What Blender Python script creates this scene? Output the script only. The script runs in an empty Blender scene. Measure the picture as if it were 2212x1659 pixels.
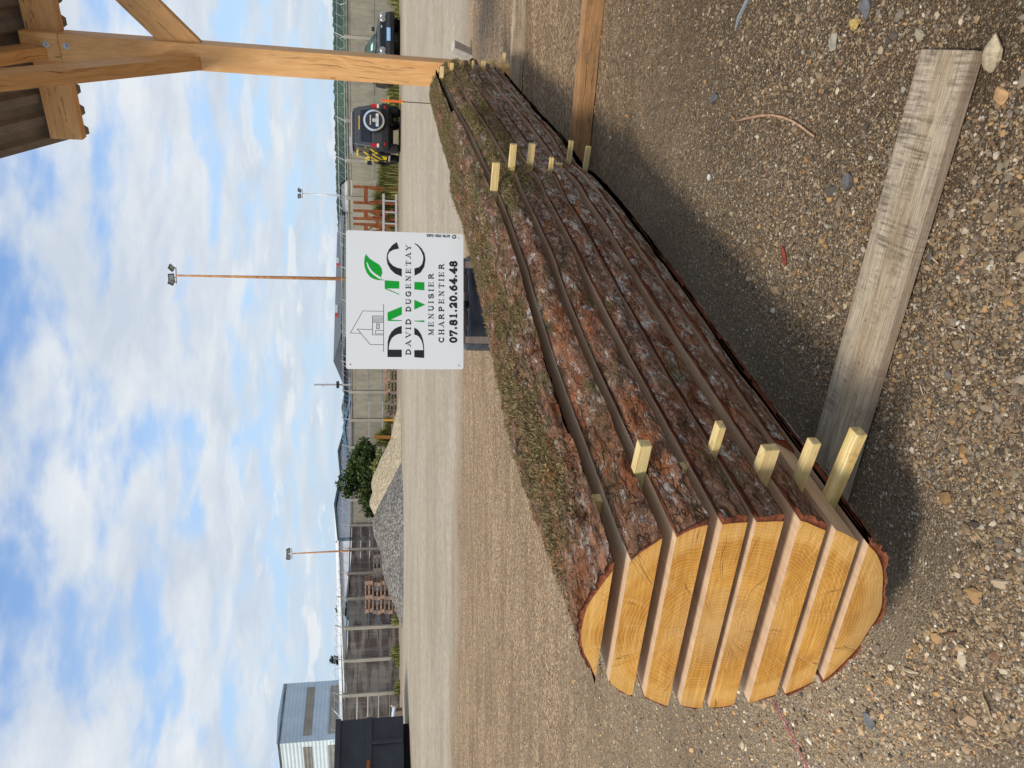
import bpy, math, random
import numpy as np
from mathutils import Vector, Matrix
random.seed(7)
RNG = np.random.default_rng(11)
SC = bpy.context.scene
COL = SC.collection
# ------------------------------------------------------------------ camera model
# the photograph is stored on its side: picture-left is up in the place, picture-up is to the right
F_PX, W_PX, H_PX, HOR, EYE = 1611.0, 2212.0, 1659.0, 820.0, 1.2
PITCH = math.atan((W_PX/2-HOR)/F_PX)
CP, SP = math.cos(PITCH), math.sin(PITCH)
def ray(x, y):
    d = x-W_PX/2; r = H_PX/2-y
    return (r, F_PX*CP-d*SP, -(d*CP+F_PX*SP))
def G(x, y, z=0.0):
    """survey point: where a sight line meets the level z"""
    r = ray(x, y); t = (z-EYE)/r[2]
    return Vector((r[0]*t, r[1]*t, z))
def W(x, y, Y):
    """survey point: where a sight line meets the distance Y"""
    r = ray(x, y); t = Y/r[1]
    return Vector((r[0]*t, Y, EYE+r[2]*t))
def TZ(y):
    """the yard climbs gently away from the log"""
    t = np.clip((np.asarray(y, float)-6)/22, 0, 1); return .43*t*t*(3-2*t)
def GT(x, y):
    z = 0.0
    for _ in range(12): z = float(TZ(G(x, y, z).y))
    return G(x, y, z)
def lerp(a, b, t): return a+(b-a)*t

# ------------------------------------------------------------------ objects
def link(o, parent=None):
    COL.objects.link(o)
    if parent is not None: o.parent = parent
    return o
def tag(o, label=None, cat=None, group=None, kind=None):
    if label: o['label'] = label
    if cat: o['category'] = cat
    if group: o['group'] = group
    if kind: o['kind'] = kind
    return o
def thing(name, label, cat, loc=(0, 0, 0), rz=0.0, group=None):
    o = bpy.data.objects.new(name, None); o.empty_display_size = .1
    link(o); o.location = loc; o.rotation_euler = (0, 0, rz)
    return tag(o, label, cat, group)
def copy_tree(o, parent=None):
    c = o.copy(); link(c, parent)
    for ch in list(o.children): copy_tree(ch, c)
    return c

class MB:
    def __init__(s): s.v = []; s.f = []; s.m = []
    def add(s, vs, fs, m=0):
        k = len(s.v); s.v += [tuple(p) for p in vs]
        for f in fs: s.f.append([i+k for i in f]); s.m.append(m)
        return s
    def box(s, c, d, m=0, rot=None, jit=0):
        vs = []
        for x in (-.5, .5):
            for y in (-.5, .5):
                for z in (-.5, .5):
                    p = Vector((x*d[0], y*d[1], z*d[2]))
                    if jit: p += Vector([random.uniform(-jit, jit) for _ in range(3)])
                    if rot is not None: p = rot @ p
                    vs.append(p+Vector(c))
        return s.add(vs, [(0, 1, 3, 2), (4, 6, 7, 5), (0, 4, 5, 1), (2, 3, 7, 6), (0, 2, 6, 4), (1, 5, 7, 3)], m)
    def bbox(s, a, b, m=0):
        return s.box([(a[i]+b[i])/2 for i in range(3)], [abs(b[i]-a[i]) for i in range(3)], m)
    def tube(s, pts, r, n=8, m=0, cap=True):
        pts = [Vector(p) for p in pts]; k = len(pts); rs = r if isinstance(r, (list, tuple)) else [r]*k
        rings = []; prev = None
        for i, p in enumerate(pts):
            t = (pts[min(i+1, k-1)]-pts[max(i-1, 0)]).normalized()
            if prev is None:
                a = t.orthogonal().normalized()
            else:
                a = (prev-t*prev.dot(t)); a = a.normalized() if a.length > 1e-6 else t.orthogonal().normalized()
            prev = a; b = t.cross(a)
            rings.append([p+(a*math.cos(2*math.pi*j/n)+b*math.sin(2*math.pi*j/n))*rs[i] for j in range(n)])
        vs = [q for R in rings for q in R]; fs = []
        for i in range(k-1):
            for j in range(n):
                fs.append((i*n+j, i*n+(j+1) % n, (i+1)*n+(j+1) % n, (i+1)*n+j))
        if cap:
            fs.append(tuple(range(n))[::-1]); fs.append(tuple((k-1)*n+j for j in range(n)))
        return s.add(vs, fs, m)
    def prism(s, poly, a, b, axis=1, m=0):
        """poly: 2-D points in the plane across `axis`, extruded from a to b"""
        def P(q, t):
            if axis == 0: return (t, q[0], q[1])
            if axis == 1: return (q[0], t, q[1])
            return (q[0], q[1], t)
        n = len(poly); vs = [P(q, a) for q in poly]+[P(q, b) for q in poly]
        fs = [tuple(range(n))[::-1], tuple(range(n, 2*n))]+[(i, (i+1) % n, n+(i+1) % n, n+i) for i in range(n)]
        return s.add(vs, fs, m)
    def lathe(s, prof, n=24, c=(0, 0, 0), axis='z', m=0):
        vs = []; k = len(prof)
        for r, h in prof:
            for j in range(n):
                a = 2*math.pi*j/n; x, y = r*math.cos(a), r*math.sin(a)
                p = (x, y, h) if axis == 'z' else ((h, x, y) if axis == 'x' else (x, h, y))
                vs.append((p[0]+c[0], p[1]+c[1], p[2]+c[2]))
        fs = []
        for i in range(k-1):
            for j in range(n):
                fs.append((i*n+j, i*n+(j+1) % n, (i+1)*n+(j+1) % n, (i+1)*n+j))
        fs.append(tuple(range(n))[::-1]); fs.append(tuple((k-1)*n+j for j in range(n)))
        return s.add(vs, fs, m)
    def build(s, name, mats, parent=None, smooth=False, bevel=0, matrix=None, fixn=True):
        me = bpy.data.meshes.new(name)
        me.from_pydata(s.v, [], s.f)
        if not isinstance(mats, (list, tuple)): mats = [mats]
        for m in mats: me.materials.append(m)
        me.polygons.foreach_set('material_index', s.m)
        if smooth: me.polygons.foreach_set('use_smooth', [True]*len(s.f))
        me.update()
        if fixn:
            import bmesh
            bm = bmesh.new(); bm.from_mesh(me); bmesh.ops.recalc_face_normals(bm, faces=bm.faces); bm.to_mesh(me); bm.free()
        o = bpy.data.objects.new(name, me); link(o, parent)
        if matrix is not None: o.matrix_local = matrix
        if bevel:
            b = o.modifiers.new('bevel', 'BEVEL'); b.width = bevel; b.segments = 2; b.limit_method = 'ANGLE'
        return o
def np_mesh(name, v, f, mats, parent=None, smooth=False, fmat=None, attrs=None):
    """v (n,3), f (m,k) uniform polygons"""
    me = bpy.data.meshes.new(name); v = np.asarray(v, np.float32); f = np.asarray(f, np.int32)
    n, (m, k) = len(v), f.shape
    me.vertices.add(n); me.vertices.foreach_set('co', v.ravel())
    me.loops.add(m*k); me.loops.foreach_set('vertex_index', f.ravel())
    me.polygons.add(m); me.polygons.foreach_set('loop_start', np.arange(m, dtype=np.int32)*k)
    try: me.polygons.foreach_set('loop_total', np.full(m, k, np.int32))
    except Exception: pass
    if not isinstance(mats, (list, tuple)): mats = [mats]
    for q in mats: me.materials.append(q)
    if fmat is not None: me.polygons.foreach_set('material_index', np.asarray(fmat, np.int32))
    me.polygons.foreach_set('use_smooth', np.full(m, bool(smooth)))
    for nm, (ty, arr) in (attrs or {}).items():
        a = me.attributes.new(nm, ty, 'POINT')
        a.data.foreach_set('color' if 'COLOR' in ty else ('vector' if 'VECTOR' in ty else 'value'), np.asarray(arr, np.float32).ravel())
    me.update(calc_edges=True); me.validate()
    o = bpy.data.objects.new(name, me); return link(o, parent)

# ------------------------------------------------------------------ numpy noise
def _hash(ix, iy, iz, seed):
    h = (ix.astype(np.int64)*374761393+iy.astype(np.int64)*668265263+iz.astype(np.int64)*2147483647+seed*974634777) & 0xffffffff
    h = ((h ^ (h >> 13))*1274126177) & 0xffffffff
    h = ((h ^ (h >> 16))*2246822519) & 0xffffffff
    return ((h ^ (h >> 15)) & 0xffffff)/float(0xffffff)
def vnoise(x, y, z=0.0, seed=0):
    x = np.asarray(x, float); y = np.asarray(y, float)+0*x; z = np.asarray(z, float)+0*x
    ix, iy, iz = np.floor(x), np.floor(y), np.floor(z)
    fx, fy, fz = x-ix, y-iy, z-iz
    fx, fy, fz = fx*fx*(3-2*fx), fy*fy*(3-2*fy), fz*fz*(3-2*fz)
    r = 0
    for dx in (0, 1):
        for dy in (0, 1):
            for dz in (0, 1):
                w = (fx if dx else 1-fx)*(fy if dy else 1-fy)*(fz if dz else 1-fz)
                r = r+w*_hash(ix+dx, iy+dy, iz+dz, seed)
    return r*2-1
def fbm(x, y, z=0.0, o=4, seed=0, g=.5):
    a = 1; r = 0; n = 0; k = 1
    for i in range(o):
        r = r+a*vnoise(np.asarray(x)*k, np.asarray(y)*k, np.asarray(z)*k, seed+i*17); n += a; a *= g; k *= 2.03
    return r/n
def sstep(a, b, x):
    t = np.clip((np.asarray(x, float)-a)/(b-a), 0, 1); return t*t*(3-2*t)

# ------------------------------------------------------------------ node materials
class N:
    def __init__(s, name):
        s.mat = bpy.data.materials.new(name); s.mat.use_nodes = True
        s.nt = s.mat.node_tree; s.n = s.nt.nodes; s.l = s.nt.links
        s.bsdf = s.n['Principled BSDF']; s.outn = s.n['Material Output']
    def _set(s, sock, v):
        if hasattr(v, 'is_linked') or isinstance(v, bpy.types.NodeSocket): s.l.new(v, sock)
        elif isinstance(v, (tuple, list)) and len(v) == 3 and sock.type == 'RGBA': sock.default_value = (*v, 1)
        else: sock.default_value = v
    def coord(s, k='Object'): return s.n.new('ShaderNodeTexCoord').outputs[k]
    def attr(s, name, out='Vector'):
        a = s.n.new('ShaderNodeAttribute'); a.attribute_name = name; return a.outputs[out]
    def pos(s): return s.n.new('ShaderNodeNewGeometry').outputs['Position']
    def info(s): return s.n.new('ShaderNodeObjectInfo').outputs['Random']
    def mapv(s, v, scale=(1, 1, 1), loc=(0, 0, 0), rot=(0, 0, 0)):
        m = s.n.new('ShaderNodeMapping'); s.l.new(v, m.inputs[0])
        m.inputs['Scale'].default_value = scale; m.inputs['Location'].default_value = loc; m.inputs['Rotation'].default_value = rot
        return m.outputs[0]
    def noise(s, v, scale=5, detail=4, rough=.5, dist=0, out='Fac'):
        t = s.n.new('ShaderNodeTexNoise'); s._set(t.inputs['Vector'], v)
        for k, q in (('Scale', scale), ('Detail', detail), ('Roughness', rough), ('Distortion', dist)): s._set(t.inputs[k], q)
        return t.outputs[0 if out == 'Fac' else 1]
    def voro(s, v, scale=5, feat='F1', out='Distance', rnd=1):
        t = s.n.new('ShaderNodeTexVoronoi'); t.feature = feat; s._set(t.inputs['Vector'], v); s._set(t.inputs['Scale'], scale)
        s._set(t.inputs['Randomness'], rnd); return t.outputs[out]
    def wave(s, v, scale=5, dist=0, det=2, dir='X', typ='BANDS'):
        t = s.n.new('ShaderNodeTexWave'); t.wave_type = typ
        if typ == 'BANDS': t.bands_direction = dir
        s._set(t.inputs['Vector'], v); s._set(t.inputs['Scale'], scale); s._set(t.inputs['Distortion'], dist); s._set(t.inputs['Detail'], det)
        return t.outputs['Fac']
    def math(s, op, a, b=0.0, c=0.0, clamp=False):
        m = s.n.new('ShaderNodeMath'); m.operation = op; m.use_clamp = clamp
        s._set(m.inputs[0], a); s._set(m.inputs[1], b); s._set(m.inputs[2], c); return m.outputs[0]
    def vmath(s, op, a, b=(0, 0, 0), out=0):
        m = s.n.new('ShaderNodeVectorMath'); m.operation = op; s._set(m.inputs[0], a); s._set(m.inputs[1], b); return m.outputs[out]
    def sep(s, v):
        m = s.n.new('ShaderNodeSeparateXYZ'); s.l.new(v, m.inputs[0]); return m.outputs
    def comb(s, x=0.0, y=0.0, z=0.0):
        m = s.n.new('ShaderNodeCombineXYZ')
        for i, q in enumerate((x, y, z)): s._set(m.inputs[i], q)
        return m.outputs[0]
    def rng(s, v, a, b, c=0.0, d=1.0, smooth=False):
        m = s.n.new('ShaderNodeMapRange'); m.clamp = True
        if smooth: m.interpolation_type = 'SMOOTHSTEP'
        for i, q in enumerate((v, a, b, c, d)): s._set(m.inputs[i], q)
        return m.outputs[0]
    def ramp(s, f, stops, mode='LINEAR'):
        r = s.n.new('ShaderNodeValToRGB'); r.color_ramp.interpolation = mode; s._set(r.inputs[0], f); e = r.color_ramp.elements
        while len(e) < len(stops): e.new(.5)
        for k, (p, c) in zip(e, stops): k.position = p; k.color = (*c, 1) if len(c) == 3 else c
        return r.outputs[0]
    def mix(s, f, a, b, blend='MIX'):
        m = s.n.new('ShaderNodeMix'); m.data_type = 'RGBA'; m.blend_type = blend
        s._set(m.inputs[0], f); s._set(m.inputs[6], a); s._set(m.inputs[7], b); return m.outputs[2]
    def bump(s, h, strength=.5, dist=.01, nrm=None):
        b = s.n.new('ShaderNodeBump'); s._set(b.inputs['Height'], h); b.inputs['Strength'].default_value = strength
        b.inputs['Distance'].default_value = dist
        if nrm is not None: s.l.new(nrm, b.inputs['Normal'])
        return b.outputs[0]
    def out(s, col, rough=.8, nrm=None, metal=0.0, spec=.3, emit=None, coat=0):
        b = s.bsdf; s._set(b.inputs['Base Color'], col); s._set(b.inputs['Roughness'], rough); s._set(b.inputs['Metallic'], metal)
        s._set(b.inputs['Specular IOR Level'], spec)
        if coat: b.inputs['Coat Weight'].default_value = coat
        if nrm is not None: s.l.new(nrm, b.inputs['Normal'])
        return s.mat
def plain(name, col, rough=.6, metal=0, spec=.4, var=.12, scale=6, coat=0, bump=.0):
    m = N(name); c = m.coord(); n = m.noise(c, scale, 5, .6)
    k = m.mix(m.rng(n, .3, .7), tuple(q*(1-var) for q in col), tuple(min(1, q*(1+var)) for q in col))
    nr = m.bump(m.noise(c, scale*6, 4), bump, .01) if bump else None
    return m.out(k, rough, nr, metal, spec, coat=coat)
# ------------------------------------------------------------------ material library
def mat_timber(name, light, dark, scale=1.0, knots=True, cracks=True, wet=.55, stain=None):
    """sawn timber whose length runs along local X"""
    m = N(name); c = m.coord()
    v = m.mapv(c, (1.2*scale, 14*scale, 14*scale))
    warp = m.noise(m.mapv(c, (1.0, 4, 4)), 1.5, 3, .5)
    rnd = m.info(); g = m.noise(m.vmath('ADD', v, m.comb(0.0, m.math('MULTIPLY', warp, 5.0), m.math('MULTIPLY', warp, 3.0))), 2.2, 6, .65)
    fine = m.noise(m.mapv(c, (3*scale, 160*scale, 160*scale)), 2, 3, .6)
    col = m.mix(m.rng(g, .3, .72), dark, light)
    col = m.mix(m.math('MULTIPLY', m.rng(fine, .38, .68), .42), col, tuple(q*.6 for q in dark))
    blotch = m.noise(c, 2.2, 3)
    col = m.mix(m.math('MULTIPLY', m.rng(blotch, .45, .8), .35), col, tuple(q*.7 for q in dark))
    if knots:
        kd = m.voro(m.mapv(c, (1.6, 5, 5)), 1.3)
        kn = m.rng(kd, .02, .075, 1, 0)
        col = m.mix(m.math('MULTIPLY', kn, .8), col, tuple(q*.3 for q in dark))
    h = m.math('MULTIPLY', fine, .4)
    if cracks:
        cn = m.noise(m.vmath('ADD', m.mapv(c, (.55, 20, 20)), m.comb(0.0, m.math('MULTIPLY', warp, 6.0), 0.0)), 1.0, 2, .5)
        line = m.rng(m.math('ABSOLUTE', m.math('SUBTRACT', cn, .53)), .0, .014, 1, 0)
        on = m.rng(m.noise(m.mapv(c, (.6, 3, 3)), 1.7, 1), .5, .58)
        ck = m.math('MULTIPLY', line, on)
        col = m.mix(m.math('MULTIPLY', ck, .85), col, (.05, .025, .012))
        h = m.math('SUBTRACT', h, m.math('MULTIPLY', ck, 1.5))
    if stain:
        sn = m.noise(c, 9, 6, .7)
        col = m.mix(m.math('MULTIPLY', m.rng(sn, .48, .68), .7), col, stain)
    return m.out(col, wet, m.bump(h, .35, .004), spec=.25)
TIMBER = mat_timber('glulam_spruce', (.86, .52, .23), (.66, .34, .12))
TIMBER_DK = mat_timber('weathered_spruce', (.5, .29, .12), (.33, .17, .065))
def mat_lath():
    m = N('pine_lath'); c = m.coord(); r = m.info(); cc = m.vmath('ADD', c, m.comb(m.math('MULTIPLY', r, 9.0), m.math('MULTIPLY', r, 5.0), r))
    g = m.noise(m.mapv(cc, (4, 55, 55)), 1.3, 5, .7); f = m.noise(m.mapv(cc, (14, 420, 420)), 1, 3, .7); b = m.noise(cc, 16, 4, .65)
    col = m.mix(m.rng(g, .32, .68), (.56, .35, .10), (.88, .72, .36))
    col = m.mix(m.math('MULTIPLY', m.rng(f, .42, .66), .5), col, (.52, .36, .14))
    col = m.mix(m.math('MULTIPLY', m.rng(b, .5, .66), .45), col, (.50, .52, .22))
    col = m.mix(m.math('MULTIPLY', m.rng(m.noise(cc, 38, 4, .7), .58, .7), .6), col, (.30, .19, .08))
    col = m.mix(m.math('MULTIPLY', r, .3), col, (.62, .50, .30))
    return m.out(col, .75, m.bump(f, .6, .002), spec=.15)
STICK = mat_lath()
def mat_board():
    m = N('weathered_oak_board'); c = m.coord(); x, y, z = m.sep(c)
    g = m.noise(m.mapv(c, (3, 40, 40)), 1.2, 6, .7); f = m.noise(m.mapv(c, (11, 330, 330)), 1, 4, .75); band = m.noise(m.mapv(c, (.8, 9, 9)), 1, 3, .5)
    col = m.mix(m.rng(g, .32, .68), (.29, .215, .135), (.58, .47, .33))
    col = m.mix(m.math('MULTIPLY', m.rng(band, .45, .65), .4), col, (.52, .47, .38))
    col = m.mix(m.math('MULTIPLY', m.rng(f, .44, .62), .55), col, (.13, .095, .062))
    saw = m.noise(m.mapv(c, (130, 9, 9)), 1, 3, .65); pt = m.noise(m.mapv(c, (5, 9, 9)), 1.6, 5, .7)
    col = m.mix(m.math('MULTIPLY', m.math('MULTIPLY', m.rng(saw, .42, .6), m.rng(pt, .46, .62)), .8), col, (.12, .088, .06))
    col = m.mix(m.math('MULTIPLY', m.rng(m.noise(c, 70, 4, .8), .56, .68), .5), col, (.10, .075, .05))
    edge = m.rng(m.math('ABSOLUTE', y), .066, .080); col = m.mix(m.math('MULTIPLY', edge, .45), col, (.20, .13, .085))
    return m.out(col, .85, m.bump(f, .7, .003), spec=.12)
BOARD_GREY = mat_board()
BOARD_ORG = mat_timber('old_pine_board', (.48, .27, .12), (.30, .15, .06), 1.2, True, True, .7, (.12, .09, .06))
PALLETW = mat_timber('pallet_wood', (.50, .33, .24), (.33, .20, .14), 1.5, False, False)
PALLETG = mat_timber('old_pallet_wood', (.32, .26, .22), (.19, .15, .13), 1.5, False, False)
ORANGEW = mat_timber('orange_timber', (.85, .42, .10), (.66, .28, .05), 1.5, False, False)

def _unused(): pass
def mat_cut_end():
    m = N('oak_cut_end'); a = m.attr('lp'); x, y, z = m.sep(a)
    p = m.comb(x, y, 0.0)
    warp = m.noise(p, 7, 3, .5, out='Color')
    q = m.vmath('ADD', m.vmath('SUBTRACT', p, (.125, .275, 0)), m.vmath('SCALE', m.vmath('SUBTRACT', warp, (.5, .5, .5)), (0, 0, 0)))
    q = m.vmath('ADD', m.vmath('SUBTRACT', p, (.125, .275, 0)), m.vmath('MULTIPLY', m.vmath('SUBTRACT', warp, (.5, .5, .5)), (.06, .06, 0)))
    qx, qy, _ = m.sep(q)
    r = m.vmath('LENGTH', q, out=1)
    ang = m.math('ARCTAN2', qy, qx)
    rings = m.math('SINE', m.math('MULTIPLY', r, 2*math.pi/.0078))
    rvar = m.noise(m.comb(m.math('MULTIPLY', r, 45.0), 0.0, 0.0), 1, 4, .7)
    big = m.noise(p, 6, 4, .55)
    col = m.mix(m.rng(big, .34, .64), (.40, .155, .016), (.68, .335, .062))
    col = m.mix(m.math('MULTIPLY', m.rng(rings, -.2, 1), .30), col, (.84, .52, .17))
    col = m.mix(m.math('MULTIPLY', m.rng(m.math('SINE', m.math('MULTIPLY', r, 2*math.pi/.031)), .2, 1), .16), col, (.42, .17, .025))
    col = m.mix(m.math('MULTIPLY', m.rng(rvar, .5, .75), .32), col, (.42, .17, .03))
    # sapwood: paler band, then a dark line under the bark
    rb = m.math('ADD', m.vmath('LENGTH', m.vmath('SUBTRACT', p, (.105, .2525, 0)), out=1), m.math('MULTIPLY', m.math('SUBTRACT', big, .5), .05))
    col = m.mix(m.math('MULTIPLY', m.rng(rb, .195, .21), .38), col, (.80, .50, .17))
    col = m.mix(m.math('MULTIPLY', m.rng(rb, .232, .252), .6), col, (.48, .20, .04))
    # chainsaw stroke marks
    saw = m.noise(m.mapv(p, (9, 160, 1), rot=(0, 0, .45)), 1, 3, .6)
    col = m.mix(m.math('MULTIPLY', m.rng(saw, .5, .75), .38), col, (.93, .62, .24))
    sd2 = m.noise(m.mapv(p, (4, 90, 1), loc=(3, 2, 0), rot=(0, 0, .45)), 1, 4, .65)
    col = m.mix(m.math('MULTIPLY', m.rng(sd2, .5, .7), .45), col, (.40, .16, .02))
    st = m.noise(p, 2.6, 5, .7)
    col = m.mix(m.math('MULTIPLY', m.rng(st, .52, .68), .42), col, (.55, .40, .20))
    ray_ = m.noise(m.comb(m.math('MULTIPLY', ang, 26.0), m.math('MULTIPLY', r, 10.0), 0.0), 1, 2, .6)
    col = m.mix(m.math('MULTIPLY', m.rng(ray_, .55, .8), .25), col, (.98, .72, .36))
    # drying checks
    cr = m.noise(m.comb(m.math('MULTIPLY', ang, 7.0), m.math('MULTIPLY', r, 1.6), 3.0), 1, 2, .5)
    line = m.rng(m.math('MULTIPLY', m.math('ABSOLUTE', m.math('SUBTRACT', cr, .5)), r), .0, .0014, 1, 0)
    on = m.rng(m.noise(m.comb(m.math('MULTIPLY', ang, 3.5), m.math('MULTIPLY', r, 9.0), 7.0), 1, 1), .50, .56)
    ck = m.math('MULTIPLY', m.math('MULTIPLY', line, on), m.rng(r, .02, .07))
    col = m.mix(m.math('MULTIPLY', ck, .75), col, (.14, .06, .015))
    col = m.mix(m.rng(r, .02, .12, .35, 0), col, (.74, .52, .24))
    # dirt low on the right
    dirt = m.rng(m.math('ADD', y, m.math('MULTIPLY', big, .12)), .05, .17, 1, 0)
    col = m.mix(m.math('MULTIPLY', dirt, .45), col, (.22, .16, .08))
    h = m.math('SUBTRACT', m.math('MULTIPLY', saw, .5), ck)
    return m.out(col, .75, m.bump(h, .4, .003), spec=.2)
CUT_END = mat_cut_end()

def mat_sawn():
    m = N('oak_sawn_face'); a = m.attr('lp'); x, y, z = m.sep(a)
    v = m.comb(m.math('MULTIPLY', x, 12.0), m.math('MULTIPLY', y, 12.0), m.math('MULTIPLY', z, .9))
    g = m.noise(v, 2, 5, .6)
    fine = m.noise(m.comb(m.math('MULTIPLY', x, 120.0), y, m.math('MULTIPLY', z, 5.0)), 1, 3, .6)
    col = m.mix(m.rng(g, .3, .7), (.56, .37, .22), (.74, .54, .35))
    col = m.mix(m.math('MULTIPLY', m.rng(fine, .4, .7), .35), col, (.33, .21, .14))
    saw = m.wave(m.comb(z, m.math('MULTIPLY', x, .5), 0.0), 28, 1.0, 2)
    col = m.mix(m.math('MULTIPLY', saw, .12), col, (.7, .56, .42))
    red = m.rng(m.noise(m.comb(x, m.math('MULTIPLY', y, 2.0), z), 3.5, 3), .55, .75)
    col = m.mix(m.math('MULTIPLY', red, .45), col, (.36, .16, .09))
    return m.out(col, .8, m.bump(fine, .3, .002), spec=.15)
SAWN = mat_sawn()

def mat_bark():
    m = N('oak_bark'); a = m.attr('lp'); x, y, z = m.sep(a); hh = m.attr('ht', 'Fac'); tp = m.attr('tp', 'Fac')
    wv = m.vmath('MULTIPLY', m.vmath('SUBTRACT', m.noise(a, 9, 3, .6, out='Color'), (.5, .5, .5)), (.05, .05, .09))
    aw = m.vmath('ADD', a, wv)
    mid = m.noise(m.mapv(aw, (30, 30, 8)), 1, 7, .74); fine = m.noise(m.mapv(aw, (170, 170, 60)), 1, 4, .75)
    soft = m.noise(a, 7, 5, .65)
    fl = m.voro(m.mapv(aw, (60, 60, 26)), 1, 'F1', 'Color'); vr, vg, vb = m.sep(fl)
    col = m.ramp(mid, [(.28, (.045, .020, .011)), (.44, (.165, .074, .040)), (.58, (.34, .165, .092)), (.78, (.52, .32, .21))])
    col = m.mix(m.math('MULTIPLY', m.rng(vr, .25, 1), .35), col, (.30, .21, .16))
    col = m.mix(m.math('MULTIPLY', m.rng(fine, .5, .72), .35), col, (.50, .36, .27))
    # red-orange where outer bark has flaked off, mostly near the sawn end and low on the flank
    rn = m.noise(m.mapv(a, (5, 5, 2.4)), 1.2, 6, .72)
    rd = m.math('MULTIPLY', m.rng(rn, .505, .575), m.rng(z, .6, 3.6, 1.0, .3))
    rcol = m.mix(m.rng(mid, .35, .65), (.13, .035, .015), (.46, .17, .065))
    col = m.mix(m.math('MULTIPLY', rd, .85), col, rcol)
    # grey-white lichen crust on the shaded flank
    side = m.rng(x, -.04, .10, 1, 0)
    li = m.noise(m.mapv(aw, (22, 22, 9)), 1.2, 7, .82)
    thr = m.math('ADD', .60, m.math('MULTIPLY', m.math('MULTIPLY', side, m.rng(y, .03, .40, 1, .35)), m.rng(z, .1, 1.8, -.055, -.135)))
    ls = m.math('DIVIDE', m.math('SUBTRACT', m.math('ADD', li, m.math('MULTIPLY', vg, .05)), thr), .05, clamp=True)
    lcol = m.mix(m.rng(fine, .35, .62), (.22, .185, .155), (.74, .68, .60))
    col = m.mix(m.math('MULTIPLY', ls, m.rng(mid, .30, .50)), col, lcol)
    # moss and dry algae film
    mo = m.noise(m.mapv(a, (7, 7, 3.2)), 1.3, 8, .76)
    zone = m.math('ADD', m.math('MULTIPLY', m.rng(tp, .55, 1), .05), m.math('MULTIPLY', m.rng(z, .9, 3.6), .075))
    hump = m.math('MULTIPLY', m.rng(m.math('ABSOLUTE', m.math('SUBTRACT', z, 2.0)), .2, 1.0, 1, 0), m.math('MULTIPLY', m.rng(y, .25, .34), .05))
    ms = m.rng(m.math('ADD', m.math('ADD', mo, m.math('ADD', zone, hump)), m.math('MULTIPLY', fine, .08)), .59, .68)
    mcol = m.mix(m.rng(fine, .3, .7), (.045, .042, .014), (.19, .165, .055))
    mcol = m.mix(m.rng(m.noise(a, 13, 3), .42, .62), mcol, m.mix(m.rng(fine, .3, .7), (.07, .05, .025), (.25, .185, .095)))
    col = m.mix(m.math('MULTIPLY', ms, .88), col, mcol)
    # fissures: long wandering lines following the grain
    f1 = m.noise(m.mapv(aw, (21, 21, 4.5)), 1, 3, .6); f2 = m.noise(m.mapv(aw, (46, 46, 15), loc=(3, 1, 2)), 1, 3, .6)
    l1 = m.rng(m.math('ABSOLUTE', m.math('SUBTRACT', f1, .5)), .0, .022, 1, 0); l2 = m.rng(m.math('ABSOLUTE', m.math('SUBTRACT', f2, .5)), .0, .018, 1, 0)
    crk = m.math('MAXIMUM', m.math('MULTIPLY', l1, .85), m.math('MULTIPLY', l2, .55))
    col = m.mix(m.math('MULTIPLY', crk, m.rng(soft, .35, .6, .45, 1)), col, (.020, .011, .007))
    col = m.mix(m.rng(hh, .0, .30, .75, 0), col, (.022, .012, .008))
    h = m.math('SUBTRACT', m.math('ADD', m.math('MULTIPLY', mid, 1.4), m.math('MULTIPLY', fine, .6)), m.math('MULTIPLY', crk, .6))
    return m.out(col, .92, m.bump(h, 1.0, .011), spec=.12)
BARK = mat_bark()
def mat_bark_edge():
    m = N('inner_bark_cut'); a = m.attr('lp')
    n = m.noise(m.mapv(a, (90, 90, 25)), 1, 4, .6); k = m.noise(a, 9, 3)
    col = m.mix(m.rng(n, .3, .7), (.10, .028, .014), (.30, .10, .05))
    col = m.mix(m.math('MULTIPLY', m.rng(k, .5, .7), .5), col, (.05, .02, .012))
    return m.out(col, .9, m.bump(n, .5, .005), spec=.1)
BARK_EDGE = mat_bark_edge()

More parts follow.
